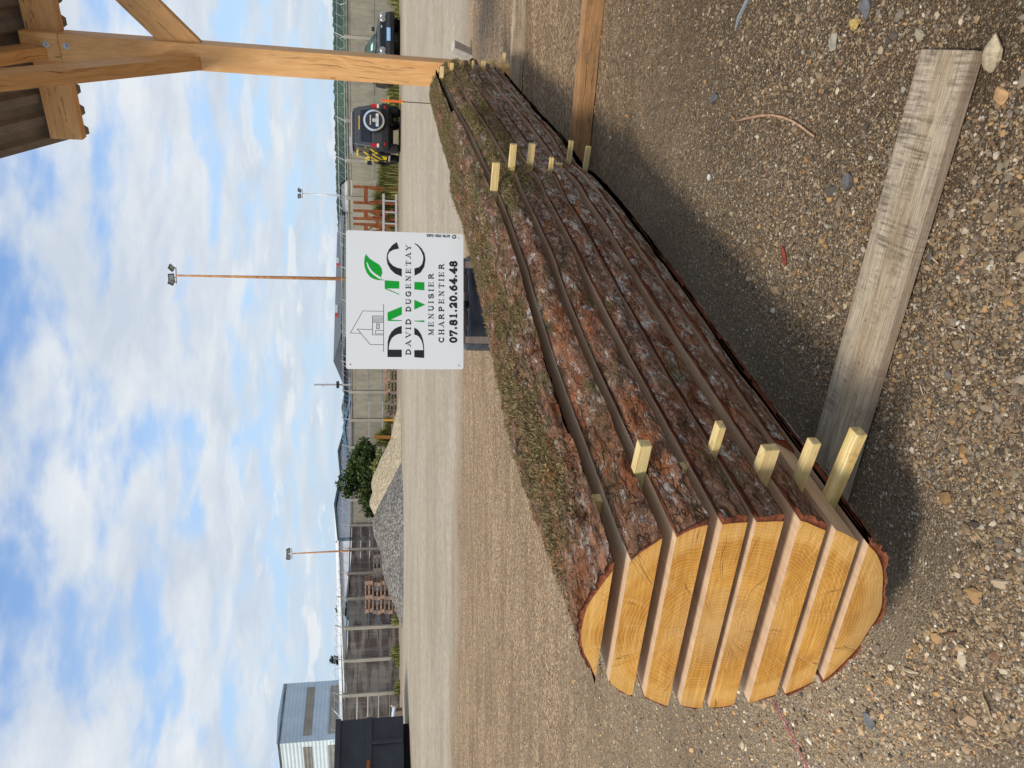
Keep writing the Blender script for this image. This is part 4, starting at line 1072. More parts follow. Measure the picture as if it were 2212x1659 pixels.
# slab-serif letters: strokes in a unit box, x right, y up; (points, weight) weight 1 = thick, 0 = thin
def arc(cx, cy, rx, ry, a0, a1, n=10): return [(cx+rx*math.cos(math.radians(a0+(a1-a0)*k/n)), cy+ry*math.sin(math.radians(a0+(a1-a0)*k/n))) for k in range(n+1)]
def sf(x, y, w=.17): return ([(x-w, y), (x+w, y)], 0)
GL = {
 'A': [([(.5, 1), (.12, 0)], 0), ([(.5, 1), (.86, 0)], 1), ([(.25, .32), (.7, .32)], 0), sf(.1, 0), sf(.88, 0)],
 'C': [(arc(.52, .5, .42, .5, 45, 180), 1), (arc(.52, .5, .42, .5, 180, 315), 1), ([(.82, .98), (.82, .68)], 0), ([(.82, .3), (.82, .1)], 0)],
 'D': [([(.2, 0), (.2, 1)], 1), (arc(.35, .5, .5, .5, 90, -90, 14), 1), ([(.05, 0), (.4, 0)], 0), ([(.05, 1), (.4, 1)], 0)],
 'E': [([(.22, 0), (.22, 1)], 1), ([(.05, 0), (.85, 0), (.85, .25)], 0), ([(.05, 1), (.82, 1), (.82, .76)], 0), ([(.22, .52), (.6, .52)], 0), ([(.6, .65), (.6, .38)], 0)],
 'G': [(arc(.5, .5, .42, .5, 45, 320, 16), 1), ([(.8, .4), (.8, .05)], 1), ([(.55, .42), (.95, .42)], 0), ([(.8, .98), (.8, .7)], 0)],
 'H': [([(.2, 0), (.2, 1)], 1), ([(.8, 0), (.8, 1)], 1), ([(.2, .5), (.8, .5)], 0), sf(.2, 0), sf(.2, 1), sf(.8, 0), sf(.8, 1)],
 'I': [([(.5, 0), (.5, 1)], 1), sf(.5, 0, .3), sf(.5, 1, .3)],
 'M': [([(.14, 0), (.14, 1)], 0), ([(.14, 1), (.5, .1)], 1), ([(.5, .1), (.86, 1)], 0), ([(.86, 0), (.86, 1)], 1), sf(.14, 0, .14), sf(.86, 0, .16), sf(.1, 1, .12), sf(.9, 1, .12)],
 'N': [([(.2, 0), (.2, 1)], 0), ([(.2, 1), (.8, 0)], 1), ([(.8, 0), (.8, 1)], 0), sf(.2, 0), sf(.14, 1, .14), sf(.8, 1)],
 'P': [([(.22, 0), (.22, 1)], 1), (arc(.45, .74, .36, .26, 90, -90), 1), ([(.05, 1), (.45, 1)], 0), ([(.22, .48), (.45, .48)], 0), sf(.22, 0, .2)],
 'R': [([(.2, 0), (.2, 1)], 1), (arc(.42, .75, .34, .25, 90, -90), 1), ([(.05, 1), (.42, 1)], 0), ([(.2, .5), (.45, .5)], 0), ([(.45, .5), (.85, .02)], 1), sf(.2, 0, .17), sf(.88, 0, .1)],
 'S': [(arc(.5, .74, .32, .26, 40, 270, 12)+arc(.5, .25, .34, .25, 90, -140, 12), 1), ([(.78, 1), (.78, .72)], 0), ([(.18, .0), (.18, .28)], 0)],
 'T': [([(.5, 0), (.5, 1)], 1), ([(.08, .72), (.08, 1), (.92, 1), (.92, .72)], 0), sf(.5, 0, .2)],
 'U': [([(.18, 1), (.18, .35)]+arc(.48, .33, .3, .33, 180, 360, 10), 1), ([(.78, .33), (.78, 1)], 0), sf(.18, 1), sf(.78, 1)],
 'V': [([(.12, 1), (.5, 0)], 1), ([(.5, 0), (.86, 1)], 0), sf(.12, 1), sf(.86, 1, .14)],
 'Y': [([(.12, 1), (.5, .45)], 1), ([(.5, .45), (.86, 1)], 0), ([(.5, .45), (.5, 0)], 1), sf(.12, 1, .14), sf(.86, 1, .14), sf(.5, 0, .2)],
 'O': [(arc(.5, .5, .4, .5, 0, 360, 18), 1)], 'F': [([(.2, 0), (.2, 1)], 1), ([(.2, 1), (.85, 1)], 1), ([(.2, .5), (.7, .5)], 1)],
 '0': [(arc(.5, .5, .33, .48, 0, 360, 18), 1)], '1': [([(.5, 0), (.5, .98)], 1), ([(.28, .85), (.5, .98)], 0), ([(.22, 0), (.8, 0)], 0)],
 '2': [(arc(.48, .7, .3, .28, 160, -30, 10)+[(.2, .06)], 1), ([(.18, .04), (.82, .04), (.82, .25)], 1)],
 '4': [([(.66, 0), (.66, 1), (.1, .3), (.92, .3)], 1), ([(.45, 0), (.87, 0)], 0)],
 '6': [(arc(.5, .3, .32, .3, 0, 360, 16), 1), (arc(.85, .3, .68, .7, 180, 105, 8), 1)],
 '7': [([(.14, .72), (.14, .96), (.85, .96), (.42, 0)], 1)], '8': [(arc(.5, .74, .27, .24, 0, 360, 14), 1), (arc(.5, .26, .33, .27, 0, 360, 14), 1)],
 '.': [([(.45, .05), (.45, .12)], 1)], '-': [([(.25, .45), (.75, .45)], 1)]}
def text_row(txt, xbase, xcap, y0, y1, name, thick=.24, thin=.10, fill=.72, spec=None, mat=INK):
    """baseline x, cap x, first and last y in survey units"""
    h = xbase-xcap; ws = [(.55 if ch == '.' else (.5 if ch in ' I' else 1.0)) for ch in txt]
    u = (y0-y1)/(sum(ws)); polys = []; y = y0
    for ch, wq in zip(txt, ws):
        cw = u*wq
        if ch != ' ':
            gw = cw*fill if wq == 1 else cw*.8; off = (cw-gw)/2
            for pts, wt in GL[ch]:
                if wq < 1: pts = [(.5+(a-.5)*(1.0), b) for a, b in pts]
                P = [(xbase-b*h, y-off-a*gw) for a, b in pts]
                polys += stroke(P, h*(thick if wt else thin))
        y -= cw
    flat(polys, name, mat)
text_row('DAVID', 896, 850, 1448, 1448-5*79.5, 'name_text')
text_row('DUGENETAY', 896, 850, 1448-5.6*79.5, 296, 'name_text')
text_row('MENUISIER', 1131, 1085, 1238, 580, 'trade_text')
text_row('CHARPENTIER', 1240, 1192, 1314, 478, 'trade_text')
text_row('07.81.20.64.48', 1374, 1308, 1310, 452, 'phone_number', .30, .16, .86)
# tiny maker's mark, reading upside down along the right edge
def tiny():
    txt = 'RAPTOR-STORE-FRANCE'; x = 1306; cw = (1306-1060)/len(txt); polys = []
    for ch in txt:
        for pts, wt in GL[ch]:
            polys += stroke([(x-a*cw*.75, 189+b*24) for a, b in pts], 3.4)
        x -= cw
    flat(polys, 'maker_text', INK)
tiny()
flat([[(1350+22*math.cos(a*math.pi/10), 205+22*math.sin(a*math.pi/10)) for a in range(20)]], 'maker_emblem', INK)
flat([[(1344, 190), (1352, 190), (1352, 220), (1344, 220)], [(1335, 200), (1366, 202), (1366, 208), (1335, 206)]], 'emblem_mark', SIGNW2, .0012)
# legs that carry the sign, behind it
for u in (.22, .78):
    mb = MB(); mb.box((SWD*u, .022, -TLc.z/2-.05), (.035, .03, TLc.z-.12)); mb.build('leg', PALLETG, sign)
# ------------------------------------------------------------------ concrete panel wall with razor wire
def wall_Y(py):
    ks = [(-260, 30.6), (200, 31.2), (460, 33.0), (620, 35.5), (900, 36.6), (1130, 35.8), (1240, 33.5), (1330, 31.4), (1500, 29.6), (1660, 28.0), (1900, 25.8)]
    for (a, ya), (b, yb) in zip(ks[:-1], ks[1:]):
        if a <= py <= b: return ya+(yb-ya)*(py-a)/(b-a)
    return ks[-1][1]
posts_py = [-180, -95, -5, 90, 181, 268, 353, 433, 512, 585, 655, 722, 786, 847, 907, 965, 1022, 1077, 1132, 1183, 1235, 1289, 1351, 1420, 1494, 1572, 1655, 1745]
pp = []
for q in posts_py:
    Yq = wall_Y(q); r = ray(861, q); pp.append(Vector((r[0]/r[1]*Yq, Yq, .42)))
WALLH = 2.09
def wall_run(i0, i1, label, mat, plankh, name='concrete_panel_wall'):
    t = thing(name, label, 'wall', pp[i0]); o0 = pp[i0]
    for i in range(i0, i1+1):
        p = pp[i]-o0; nx = (pp[min(i+1, len(pp)-1)]-pp[max(i-1, 0)]).normalized(); an = math.atan2(nx.y, nx.x)
        if i < i1 or i1 == len(pp)-1:
            mb = MB(); mb.box(p+Vector((0, -.02, (WALLH+.10)/2)), (.13, .16, WALLH+.10), rot=None); mb.build('post', CONC_P, t, bevel=.01)
            # slanted arm carrying the wire
            mb = MB(); a = p+Vector((0, 0, WALLH+.08)); mb.tube([a, a+Vector((.16, -.03, .40))], .022, 5); mb.build('wire_arm', GALVL, t)
    for i in range(i0, i1):
        a = pp[i]-o0; b = pp[i+1]-o0; dd = (b-a); L = dd.length; dd.normalize(); an = math.atan2(dd.y, dd.x); R3 = Matrix.Rotation(an, 3, 'Z')
        mb = MB(); z = 0; 
        while z < WALLH-.05:
            h = min(plankh, WALLH-z); mb.box((a+b)/2+Vector((0, random.uniform(-.006, .006), z+h/2)), (L-.10, .06, h-.022), rot=R3); z += h
        mb.box((a+b)/2+Vector((0, 0, WALLH+.02)), (L-.12, .13, .045), rot=R3)
        mb.build('panel', mat, t)
    # coils of razor wire
    mb = MB()
    for i in range(i0, i1):
        a = pp[i]-o0; b = pp[i+1]-o0
        turns = max(3, int((b-a).length/.42)); ptsw = []
        for k in range(turns*10+1):
            f = k/(turns*10); ang = 2*math.pi*turns*f
            c = a.lerp(b, f)+Vector((.08, 0, WALLH+.27))
            rr = .21*(1+.12*math.sin(k*1.7+i))
            ptsw.append(c+Vector((.10*math.sin(ang*1.0), rr*math.cos(ang), rr*math.sin(ang))))
        mb.tube(ptsw, .0065, 3, cap=False)
        for zz in (.12, .40): mb.tube([a+Vector((.05+zz*.3, 0, WALLH+zz)), b+Vector((.05+zz*.3, 0, WALLH+zz))], .006, 3)
    mb.build('razor_wire', WIRE, t, fixn=False)
    return t
wall_run(0, 8, 'grey pebble-dashed concrete panel wall with razor wire behind the parked cars', CONC_R, .98)
wall_run(8, 18, 'weathered grey concrete wall topped with wire behind the pallets and the bush', CONC_R, .64)
wall_run(18, 27, 'dark stained wall of concrete planks with razor wire on the left, beside the blue skip', CONC_L, .41)

# ------------------------------------------------------------------ leafy clumps
def blades(name, P, H, lean, wid, mat, parent=None, seed=0, droop=.5):
    """P (n,3) roots; each blade is a bent strip of two quads"""
    rg_ = np.random.default_rng(seed); n = len(P); a = rg_.uniform(0, 6.28, n); dx = np.stack([np.cos(a), np.sin(a), 0*a], -1); sd = np.stack([-np.sin(a), np.cos(a), 0*a], -1)
    H = np.asarray(H)[:, None]; l = rg_.uniform(.2, 1, (n, 1))*lean; w = wid*rg_.uniform(.6, 1.3, (n, 1))
    up = np.array([0, 0, 1.])
    A0 = P-sd*w; A1 = P+sd*w; M0 = P+up*H*.6+dx*H*l*.35; T = P+up*H*(1-droop*l*.5)+dx*H*l
    V = np.stack([A0, A1, M0+sd*w*.9, M0-sd*w*.9, T], 1).reshape(-1, 3); k = 5*np.arange(n)[:, None]
    F = np.concatenate([np.array([[0, 1, 2]])+k, np.array([[0, 2, 3]])+k, np.array([[3, 2, 4]])+k])
    cr = np.repeat(rg_.random(n), 5); return np_mesh(name, V, F, mat, parent, False, None, {'col': ('FLOAT_COLOR', np.stack([cr, cr, cr, np.ones_like(cr)], -1))})
rgw = np.random.default_rng(21)
def wall_pt(py, dy): 
    Yq = wall_Y(py)-dy; r = ray(861, py); return r[0]/r[1]*Yq, Yq
seg = [(-60, 75, .5, 1500), (150, 270, .55, 1700), (350, 500, .95, 7500), (500, 800, .6, 3500), (800, 965, .55, 4200), (900, 965, 1.0, 2500), (1395, 1440, .35, 500), (1330, 1350, .3, 200), (1470, 1500, .35, 350), (1575, 1600, .25, 150)]
P = []; H = []
for a, b, h, n in seg:
    for _ in range(n):
        py = random.uniform(a, b); clump = .35+.65*float(np.clip(vnoise(py*.06, 3.3, 0, 5)*.9+.6, 0, 1)); x, y = wall_pt(py, random.uniform(.08, 1.1)**1.0)
        P.append((x, y, .42)); H.append(h*1.2*clump*random.uniform(.35, 1.1))
tag(blades('wall_weeds', np.array(P), np.array(H), .55, .016, WEED, seed=3), 'long yellow-green grass and weeds growing along the foot of the concrete wall', 'weeds', kind='stuff')
def leaf_crown(name, c, r, n, mat, parent, size, seed, lumps=26, shape=None):
    """many small leaves gathered on clumps spread through a crown volume"""
    rg_ = np.random.default_rng(seed); r = np.array(r); c = np.array(c)
    d = rg_.normal(0, 1, (lumps, 3)); d /= np.linalg.norm(d, axis=1)[:, None]; cc = d*rg_.uniform(.45, .95, (lumps, 1))
    if shape: cc = shape(cc)
    lr = rg_.uniform(.16, .36, lumps); ch = rg_.integers(0, lumps, n)
    dd = rg_.normal(0, 1, (n, 3)); dd /= np.linalg.norm(dd, axis=1)[:, None]
    p = c+(cc[ch]+dd*lr[ch][:, None]*rg_.uniform(.55, 1.1, (n, 1)))*r
    u = rg_.normal(0, 1, (n, 3)); u /= np.linalg.norm(u, axis=1)[:, None]; v = np.cross(u, rg_.normal(0, 1, (n, 3))); v /= np.linalg.norm(v, axis=1)[:, None]
    s = size*rg_.uniform(.5, 1.4, (n, 1))
    V = np.stack([p-u*s, p+v*s*.45, p+u*s, p-v*s*.45], 1).reshape(-1, 3); F = np.arange(4*n).reshape(n, 4)
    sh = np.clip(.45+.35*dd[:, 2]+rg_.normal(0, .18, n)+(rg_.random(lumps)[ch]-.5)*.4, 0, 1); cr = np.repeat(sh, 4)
    return np_mesh(name, V, F, mat, parent, False, None, {'col': ('FLOAT_COLOR', np.stack([cr, cr, cr, np.ones_like(cr)], -1))})
def tree(name, label, cat, loc, r, n, size, mat, trunk_h, seed, group=None, lumps=26, tr=.05):
    t = thing(name, label, cat, loc, 0, group); mb = MB()
    mb.tube([(0, 0, 0), (.05, 0, trunk_h*.5), (0, .05, trunk_h)], [tr, tr*.8, tr*.5], 8)
    for k in range(5):
        a = k*1.3+seed; mb.tube([(0, 0, trunk_h*.6), (r[0]*.4*math.cos(a), r[1]*.4*math.sin(a), trunk_h*.9+r[2]*.4), (r[0]*.7*math.cos(a), r[1]*.7*math.sin(a), trunk_h+r[2]*.7)], [tr*.5, tr*.35, tr*.15], 6)
    mb.build('trunk', plain(name+'_wood', (.10, .075, .05), .9, var=.3), t)
    o = leaf_crown('crown', (0, 0, trunk_h+r[2]*.5), r, n, mat, t, size, seed, lumps)
    return t
bx = W(780, 1040, 33.2)
bush = thing('bush', 'big dark green bush leaning over the wall behind the beige gravel pile', 'bush', (bx.x, 33.6, .42))
mb = MB()
for k in range(9):
    a = k*.7; mb.tube([(random.uniform(-.6, .6), .0, 0), (1.0*math.cos(a), .4*math.sin(a), .9), (1.5*math.cos(a), .6*math.sin(a), 1.7)], [.04, .03, .012], 6)
mb.build('trunk', plain('bush_wood', (.09, .065, .045), .9, var=.3), bush)
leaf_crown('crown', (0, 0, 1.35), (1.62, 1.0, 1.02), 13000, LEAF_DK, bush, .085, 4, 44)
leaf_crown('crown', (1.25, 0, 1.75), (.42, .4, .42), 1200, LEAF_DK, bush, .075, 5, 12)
bb = W(830, 1000, 32.3)
tree('young_shrub', 'small bright yellow-green shrub at the foot of the big bush', 'shrub', (bb.x, 32.0, .42), (.75, .5, .55), 2600, .06, WEED, .25, 9)

# ------------------------------------------------------------------ piles
def pile(name, label, peaks, mat, x0, x1, y0, y1, seed, nx=150, ny=80):
    xs_ = np.linspace(x0, x1, nx); ys_ = np.linspace(y0, y1, ny); X_, Y_ = np.meshgrid(xs_, ys_, indexing='ij'); Z_ = np.full_like(X_, -1.)
    for px, py, h, sx0, sx1, sy in peaks:
        dx = (X_-px); dx = np.where(dx < 0, dx/sx0, dx/sx1); dy = (Y_-py)/sy; rr_ = np.sqrt(dx*dx+dy*dy)
        Z_ = np.maximum(Z_, h*(1.04-np.sqrt(rr_**2+.02)-.0*rr_))
    Z_ = Z_+.05*fbm(X_*1.5, Y_*1.5, 0, 4, seed)+.018*fbm(X_*9, Y_*9, 0, 3, seed+1)-.04
    idx_ = np.arange(X_.size).reshape(X_.shape); F_ = np.stack([idx_[:-1, :-1], idx_[1:, :-1], idx_[1:, 1:], idx_[:-1, 1:]], -1).reshape(-1, 4)
    zc = Z_.ravel()[F_].max(1); F_ = F_[zc > -.12]
    cx, cy = peaks[0][0], peaks[0][1]
    o = np_mesh(name, np.stack([X_-cx, Y_-cy, Z_], -1).reshape(-1, 3), F_, mat, None, True); o.location = (cx, cy, .40)
    return tag(o, label, 'pile')
pile('gravel_pile', 'big grey heap of crushed stone in front of the wall', [(-5.05, 27.2, 1.20, 3.3, 2.25, 2.1), (-6.4, 27.0, .85, 2.4, 2.5, 1.9)], PILE_G, -11, -1.2, 24.6, 29.8, 5)
pile('gravel_pile', 'beige gravel heap partly hidden behind the grey heap', [(-4.6, 29.3, 1.36, 2.0, 2.6, 1.9), (-3.9, 29.2, 1.30, 2.2, 2.5, 1.9), (-2.2, 29.2, .45, 1.5, 2.0, 1.6)], PILE_T, -7.6, .6, 27.4, 31.9, 8)

# ------------------------------------------------------------------ pallets
def make_pallet(mat):
    t = thing('pallet', 'pallet', 'pallet'); mb = MB()
    for k in range(7): mb.box((-.54+k*.18, 0, .133), (.115, .8, .02), jit=.002)
    for y in (-.35, 0, .35): mb.box((0, y, .112), (1.2, .1, .02))
    mb.build('top_deck', mat, t)
    for x in (-.52, 0, .52):
        for y in (-.35, 0, .35): mb = MB(); mb.box((x, y, .061), (.13, .1, .08)); mb.build('block', mat, t)
    mb = MB()
    for y in (-.35, 0, .35): mb.box((0, y, .011), (1.2, .1, .02))
    mb.build('bottom_deck', mat, t)
    return t
pal_new = make_pallet(PALLETW); pal_old = make_pallet(PALLETG); used = set()
def place_pallet(proto, x, y, z, rz, label, group, tilt=0):
    o = proto if id(proto) not in used else copy_tree(proto); used.add(id(proto))
    o.location = (x, y, z+.43); o.rotation_euler = (0, tilt, rz); tag(o, label, 'pallet', group); return o
def lvl(k, n): return 'topmost' if k == n-1 else ('bottommost' if k == 0 else ['second', 'third', 'fourth', 'fifth', 'sixth', 'seventh', 'eighth'][k-1]+' from the bottom')
p = W(855, 1272, 29.3)
for k in range(9): place_pallet(pal_new if k % 3 else pal_old, p.x-.02+random.uniform(-.06, .06), 28.7, k*.146, random.uniform(-.06, .06)+math.pi/2*(0), f'pallet in the tall near stack by the left wall, {lvl(k, 9)}', 'pallets stacked beside the grey heap')
for k in range(7): place_pallet(pal_old, p.x+.62+random.uniform(-.04, .04), 30.2, k*.146, random.uniform(-.05, .05), f'pallet in the shorter stack behind the grey heap, {lvl(k, 7)}', 'older pallets behind the grey heap')
for k in range(4):
    q = W(855, 822, 34.6); place_pallet(pal_new if k > 1 else pal_old, q.x+random.uniform(-.05, .05), 34.3, k*.147, random.uniform(-.05, .05), f'pallet in the weedy stack nearest the sign, {lvl(k, 4)}', 'pallets in the weeds by the far wall')
for k in range(4):
    q = W(855, 873, 34.8); place_pallet(pal_old, q.x+random.uniform(-.05, .05), 34.5, k*.135+(.02 if k else 0), random.uniform(-.08, .08), f'grey pallet in the sagging stack beside the orange trestle, {lvl(k, 4)}', 'sagging grey pallets by the far wall', .04*k)

# ------------------------------------------------------------------ orange timber trestle
q0 = W(853, 925, 33.8); tr = thing('timber_trestle', 'low bench of pale planks with two upright orange timbers by the far wall', 'trestle', (q0.x, 33.8, .43))
def tp(px, z, y=0): return Vector((W(853, px, 33.8).x-q0.x, y, z))
mb = MB(); mb.box(tp(925, .14), (1.30, .5, .05)); mb.build('bench_top', PALLETW, tr)
for px in (903, 925, 946):
    mb = MB(); mb.box(tp(px, .056), (.09, .45, .108)); mb.build('foot', ORANGEW, tr)
mb = MB(); mb.box(tp(907.6, .39), (.07, .07, .45)); mb.build('upright', ORANGEW, tr)
mb = MB(); mb.box(tp(944, .58), (.15, .09, .83), rot=Matrix.Rotation(.04, 3, 'Y')); mb.build('upright', ORANGEW, tr)
mb = MB(); mb.box(tp(928, .215), (.5, .10, .09)); mb.build('crosspiece', PALLETG, tr)

# ------------------------------------------------------------------ rusty steel frames and pale ladder
def trestle(pa, pb, Yt, label):
    A = W(853, pa, Yt); B = W(853, pb, Yt); w = abs(A.x-B.x); t = thing('rusty_trestle', label, 'trestle', ((A.x+B.x)/2, Yt, .43), 0, 'rusty steel trestles standing by the wall')
    for s in (-1, 1):
        mb = MB(); mb.box((s*w/2, 0, .92), (.09, .12, 1.84)); mb.build('upright', RUST, t)
        mb = MB(); mb.prism([(s*w/2, 1.25), (s*w/2, .35), (s*w/2-s*.22, .55), (s*w/2-s*.07, 1.2)], -.02, .02); mb.build('gusset', RUST, t)
    mb = MB(); mb.box((0, 0, 1.33), (w-.09, .10, .16)); mb.build('crossbar', RUST, t)
    return t
trestle(407, 441, 31.6, 'rusty H-shaped steel frame, the right one, standing free in the tall grass')
trestle(458, 475, 31.3, 'narrow rusty steel frame between the other two in the grass')
trestle(487, 505, 31.5, 'rusty steel frame nearest the sign, partly behind it')
for a_, b_, nm in ((458, 492, 'x'),):
    A = W(853, 452, 31.0); B = W(853, 500, 31.0); mb = MB()
    mb.tube([(A.x, 31.0, .68), (B.x, 31.0, 1.68)], .04, 4); mb.tube([(A.x-.3, 31.0, 1.68), (B.x, 31.0, .73)], .04, 4)
    tag(mb.build('steel_braces', RUST), 'pair of crossed rusty steel braces leaning among the frames', 'steel braces')
A = W(853, 420, 29.6); B = W(853, 640, 29.6)
lad = thing('galvanised_ladder', 'long pale galvanised ladder frame standing on edge in the grass beside the sign', 'ladder', (A.x, 29.6, .43)); L = B.x-A.x
for z in (.62, .13):
    mb = MB(); mb.box((L/2, 0, z), (abs(L), .06, .085)); mb.build('rail', GALVL, lad)
for k in range(9):
    mb = MB(); mb.box((L*(k+.6)/9, 0, .375), (.05, .04, .405)); mb.build('rung', GALVL, lad)
# grey pipe with flange
q = W(859, 1528, 26.5); pi_ = thing('flanged_pipe', 'short pale grey pipe with a round flange lying beside the skip', 'pipe', (q.x, 26.2, .70))
mb = MB(); mb.tube([(-.42, 0, .05), (.18, 0, -.02)], .085, 16); mb.build('pipe_body', LEAF_GREY, pi_, smooth=False)
mb = MB(); mb.tube([(.18, 0, -.02), (.23, 0, -.025)], .15, 20); mb.build('flange', CONC_P, pi_)
mb = MB(); mb.box((-.2, 0, -.15), (.5, .3, .24)); mb.build('wood_block', PALLETG, pi_)

# ------------------------------------------------------------------ steel skip
s0 = Vector((W(875, 1545.7, 22).x, 22.0, float(TZ(22)))); sdir = Vector((-1.15, -.93, 0)).normalized(); snrm = Vector((-sdir.y, sdir.x, 0))
if snrm.dot(Vector((-s0.x, -s0.y, 0))) < 0: snrm = -snrm
sk = thing('steel_skip', 'dark blue-black steel roll-off skip cut by the left picture edge', 'skip', s0)
Rz = Matrix(((sdir.x, snrm.x, 0), (sdir.y, snrm.y, 0), (0, 0, 1)))
def skb(u0, u1, v0, v1, z0, z1, name, mat=SKIP, m=None):
    mb_ = m or MB(); mb_.box(Rz @ Vector(((u0+u1)/2, (v0+v1)/2, (z0+z1)/2)), (u1-u0, v1-v0, z1-z0), rot=Rz)
    if m is None: return mb_.build(name, mat, sk, bevel=.008)
skb(0, 5.6, -2.3, 0, .17, 2.0, 'body'); skb(-.03, 5.65, -.02, .07, 1.94, 2.09, 'top_rail'); skb(-.04, .05, -2.3, -.03, 1.94, 2.09, 'top_rail')
skb(-.02, 5.6, .003, .06, 1.06, 1.22, 'middle_rail')
for u in (.62, 1.65, 2.7, 3.75, 4.8): skb(u, u+.10, .003, .075, .19, 1.055, 'rib')
for v in (-1.9, -.6): skb(.1, 5.4, v, v+.14, .0, .168, 'runner', BLK_TRIM)
mb = MB(); mb.box(Rz @ Vector((1.25, .085, 1.16)), (.22, .05, .1), rot=Rz); mb.build('hinge_plate', RUST, sk)
def hull(mb, x0, x1, w0, z0, X0, X1, w1, z1, m=0):
    """frustum: base x0..x1 half-width w0 at z0, top X0..X1 half-width w1 at z1"""
    vs = [(x0, -w0, z0), (x1, -w0, z0), (x1, w0, z0), (x0, w0, z0), (X0, -w1, z1), (X1, -w1, z1), (X1, w1, z1), (X0, w1, z1)]
    return mb.add(vs, [(0, 3, 2, 1), (4, 5, 6, 7), (0, 1, 5, 4), (1, 2, 6, 5), (2, 3, 7, 6), (3, 0, 4, 7)], m)
def wheel(parent, x, y, r, w, name='wheel'):
    e = bpy.data.objects.new(name, None); link(e, parent); e.location = (x, y, r)
    mb = MB(); s = 1 if y > 0 else -1
    mb.lathe([(r*.66, -w/2), (r*.93, -w/2), (r, -w*.32), (r, w*.32), (r*.93, w/2), (r*.66, w/2)], 28, axis='y'); mb.build('tyre', TYRE, e, smooth=True, bevel=0)
    mb = MB(); mb.lathe([(r*.655, -w*.4), (r*.655, w*.4)], 24, axis='y')
    for k in range(6):
        a = k*math.pi/3; mb.box((r*.35*math.cos(a), s*w*.43, r*.35*math.sin(a)), (r*.6, .03, .07), rot=Matrix.Rotation(-a, 3, 'Y'))
    mb.lathe([(r*.16, -w*.46), (r*.16, w*.47)], 12, axis='y'); mb.build('rim', RIM, e)
def part(name, mb, mat, parent, **k): return mb.build(name, mat, parent, **k)
def bx_(c, d): mb = MB(); mb.box(c, d); return mb
# ------------------------------------------------------------------ off-road car, seen from behind
Yj = 28.0; rj = ray(861, 272); jx = rj[0]/rj[1]*Yj
car = thing('off_road_car', 'boxy black off-road car with yellow stripes and a covered spare wheel on its back', 'car', (jx, Yj+1.3, .43), math.radians(90-6))
JS = .99; car.scale = (JS, JS, JS)
# local x forward, y left
prof = [(-1.66, .50), (-1.70, .62), (-1.70, 1.02), (-1.64, 1.06), (.55, 1.08), (.62, 1.06), (1.50, 1.00), (1.66, .92), (1.68, .60), (1.60, .48), (1.42, .46), (1.38, .62), (1.24, .76), (.98, .80), (.74, .74), (.62, .60), (.58, .46), (-.66, .46), (-.70, .62), (-.84, .76), (-1.08, .80), (-1.30, .74), (-1.42, .60), (-1.46, .48)]
mb = MB(); mb.prism(prof, -.78, .78); part('body', mb, PAINT_GREY, car, bevel=.03)
mb = MB(); hull(mb, -1.66, .52, .775, 1.045, -1.50, .22, .66, 1.70); part('cabin', mb, PAINT_GREY, car, bevel=.05)
mb = MB(); mb.prism([(-1.49, 1.695), (.22, 1.695), (.14, 1.745), (-1.42, 1.745)], -.64, .64); part('roof', mb, PAINT_BLK, car, bevel=.02)
mb = MB(); mb.add([(-1.668, -.60, 1.10), (-1.668, .60, 1.10), (-1.575, .55, 1.47), (-1.575, -.55, 1.47)], [(0, 1, 2, 3)]); mb.add([(-1.66, -.60, 1.10), (-1.66, .60, 1.10), (-1.565, .55, 1.47), (-1.565, -.55, 1.47)], [(0, 1, 2, 3)])
part('rear_window', mb, GLASS_BLK, car)
for s in (1, -1):
    for x0, x1 in ((-1.48, -.62), (-.50, .26)):
        mb = MB(); w0 = .762; w1 = .675; mb.add([(x0, s*.779, 1.12), (x1+.1, s*.779, 1.12), (x1, s*.700, 1.58), (x0+.05, s*.700, 1.58)], [(0, 1, 2, 3)]); part('side_window', mb, GLASS_BLK, car)
    mb = MB(); mb.prism([(-1.50, .44), (-1.48, .62), (-1.36, .80), (-1.10, .87), (-.82, .83), (-.66, .68), (-.60, .44), (-.66, .44), (-.72, .62), (-.86, .76), (-1.08, .79), (-1.30, .73), (-1.42, .58), (-1.45, .44)], s*.765, s*.835); part('wheel_arch', mb, BLK_TRIM, car)
    mb = MB(); mb.prism([(.52, .44), (.56, .66), (.72, .82), (.98, .87), (1.26, .82), (1.42, .66), (1.46, .44), (1.40, .44), (1.36, .62), (1.22, .75), (.98, .79), (.76, .73), (.62, .60), (.59, .44)], s*.765, s*.835); part('wheel_arch', mb, BLK_TRIM, car)
    for x in (-1.07, 1.0): wheel(car, x, s*.66, .35, .24)
    # rear light: red over clear
    mb = MB(); mb.box((-1.715, s*.70, .98), (.05, .13, .20)); part('tail_light', mb, RED_L, car, bevel=.008)
    mb = MB(); mb.box((-1.715, s*.70, .835), (.05, .13, .08)); part('reversing_light', mb, WHITE_L, car, bevel=.008)
    part('reflector', bx_((-1.80, s*.66, .60), (.02, .12, .045)), RED_L, car)
    part('mud_flap', bx_((-1.50, s*.68, .26), (.02, .22, .28)), BLK_TRIM, car)
    # mirrors and side steps
    mb = MB(); mb.tube([(.30, s*.76, 1.12), (.32, s*.95, 1.16)], .02, 6); mb.box((.32, s*.98, 1.17), (.09, .14, .18)); part('wing_mirror', mb, BLK_TRIM, car)
    mb = MB(); mb.tube([(-.50, s*.84, .40), (.45, s*.84, .40)], .035, 8); part('side_step', mb, GALVL, car)
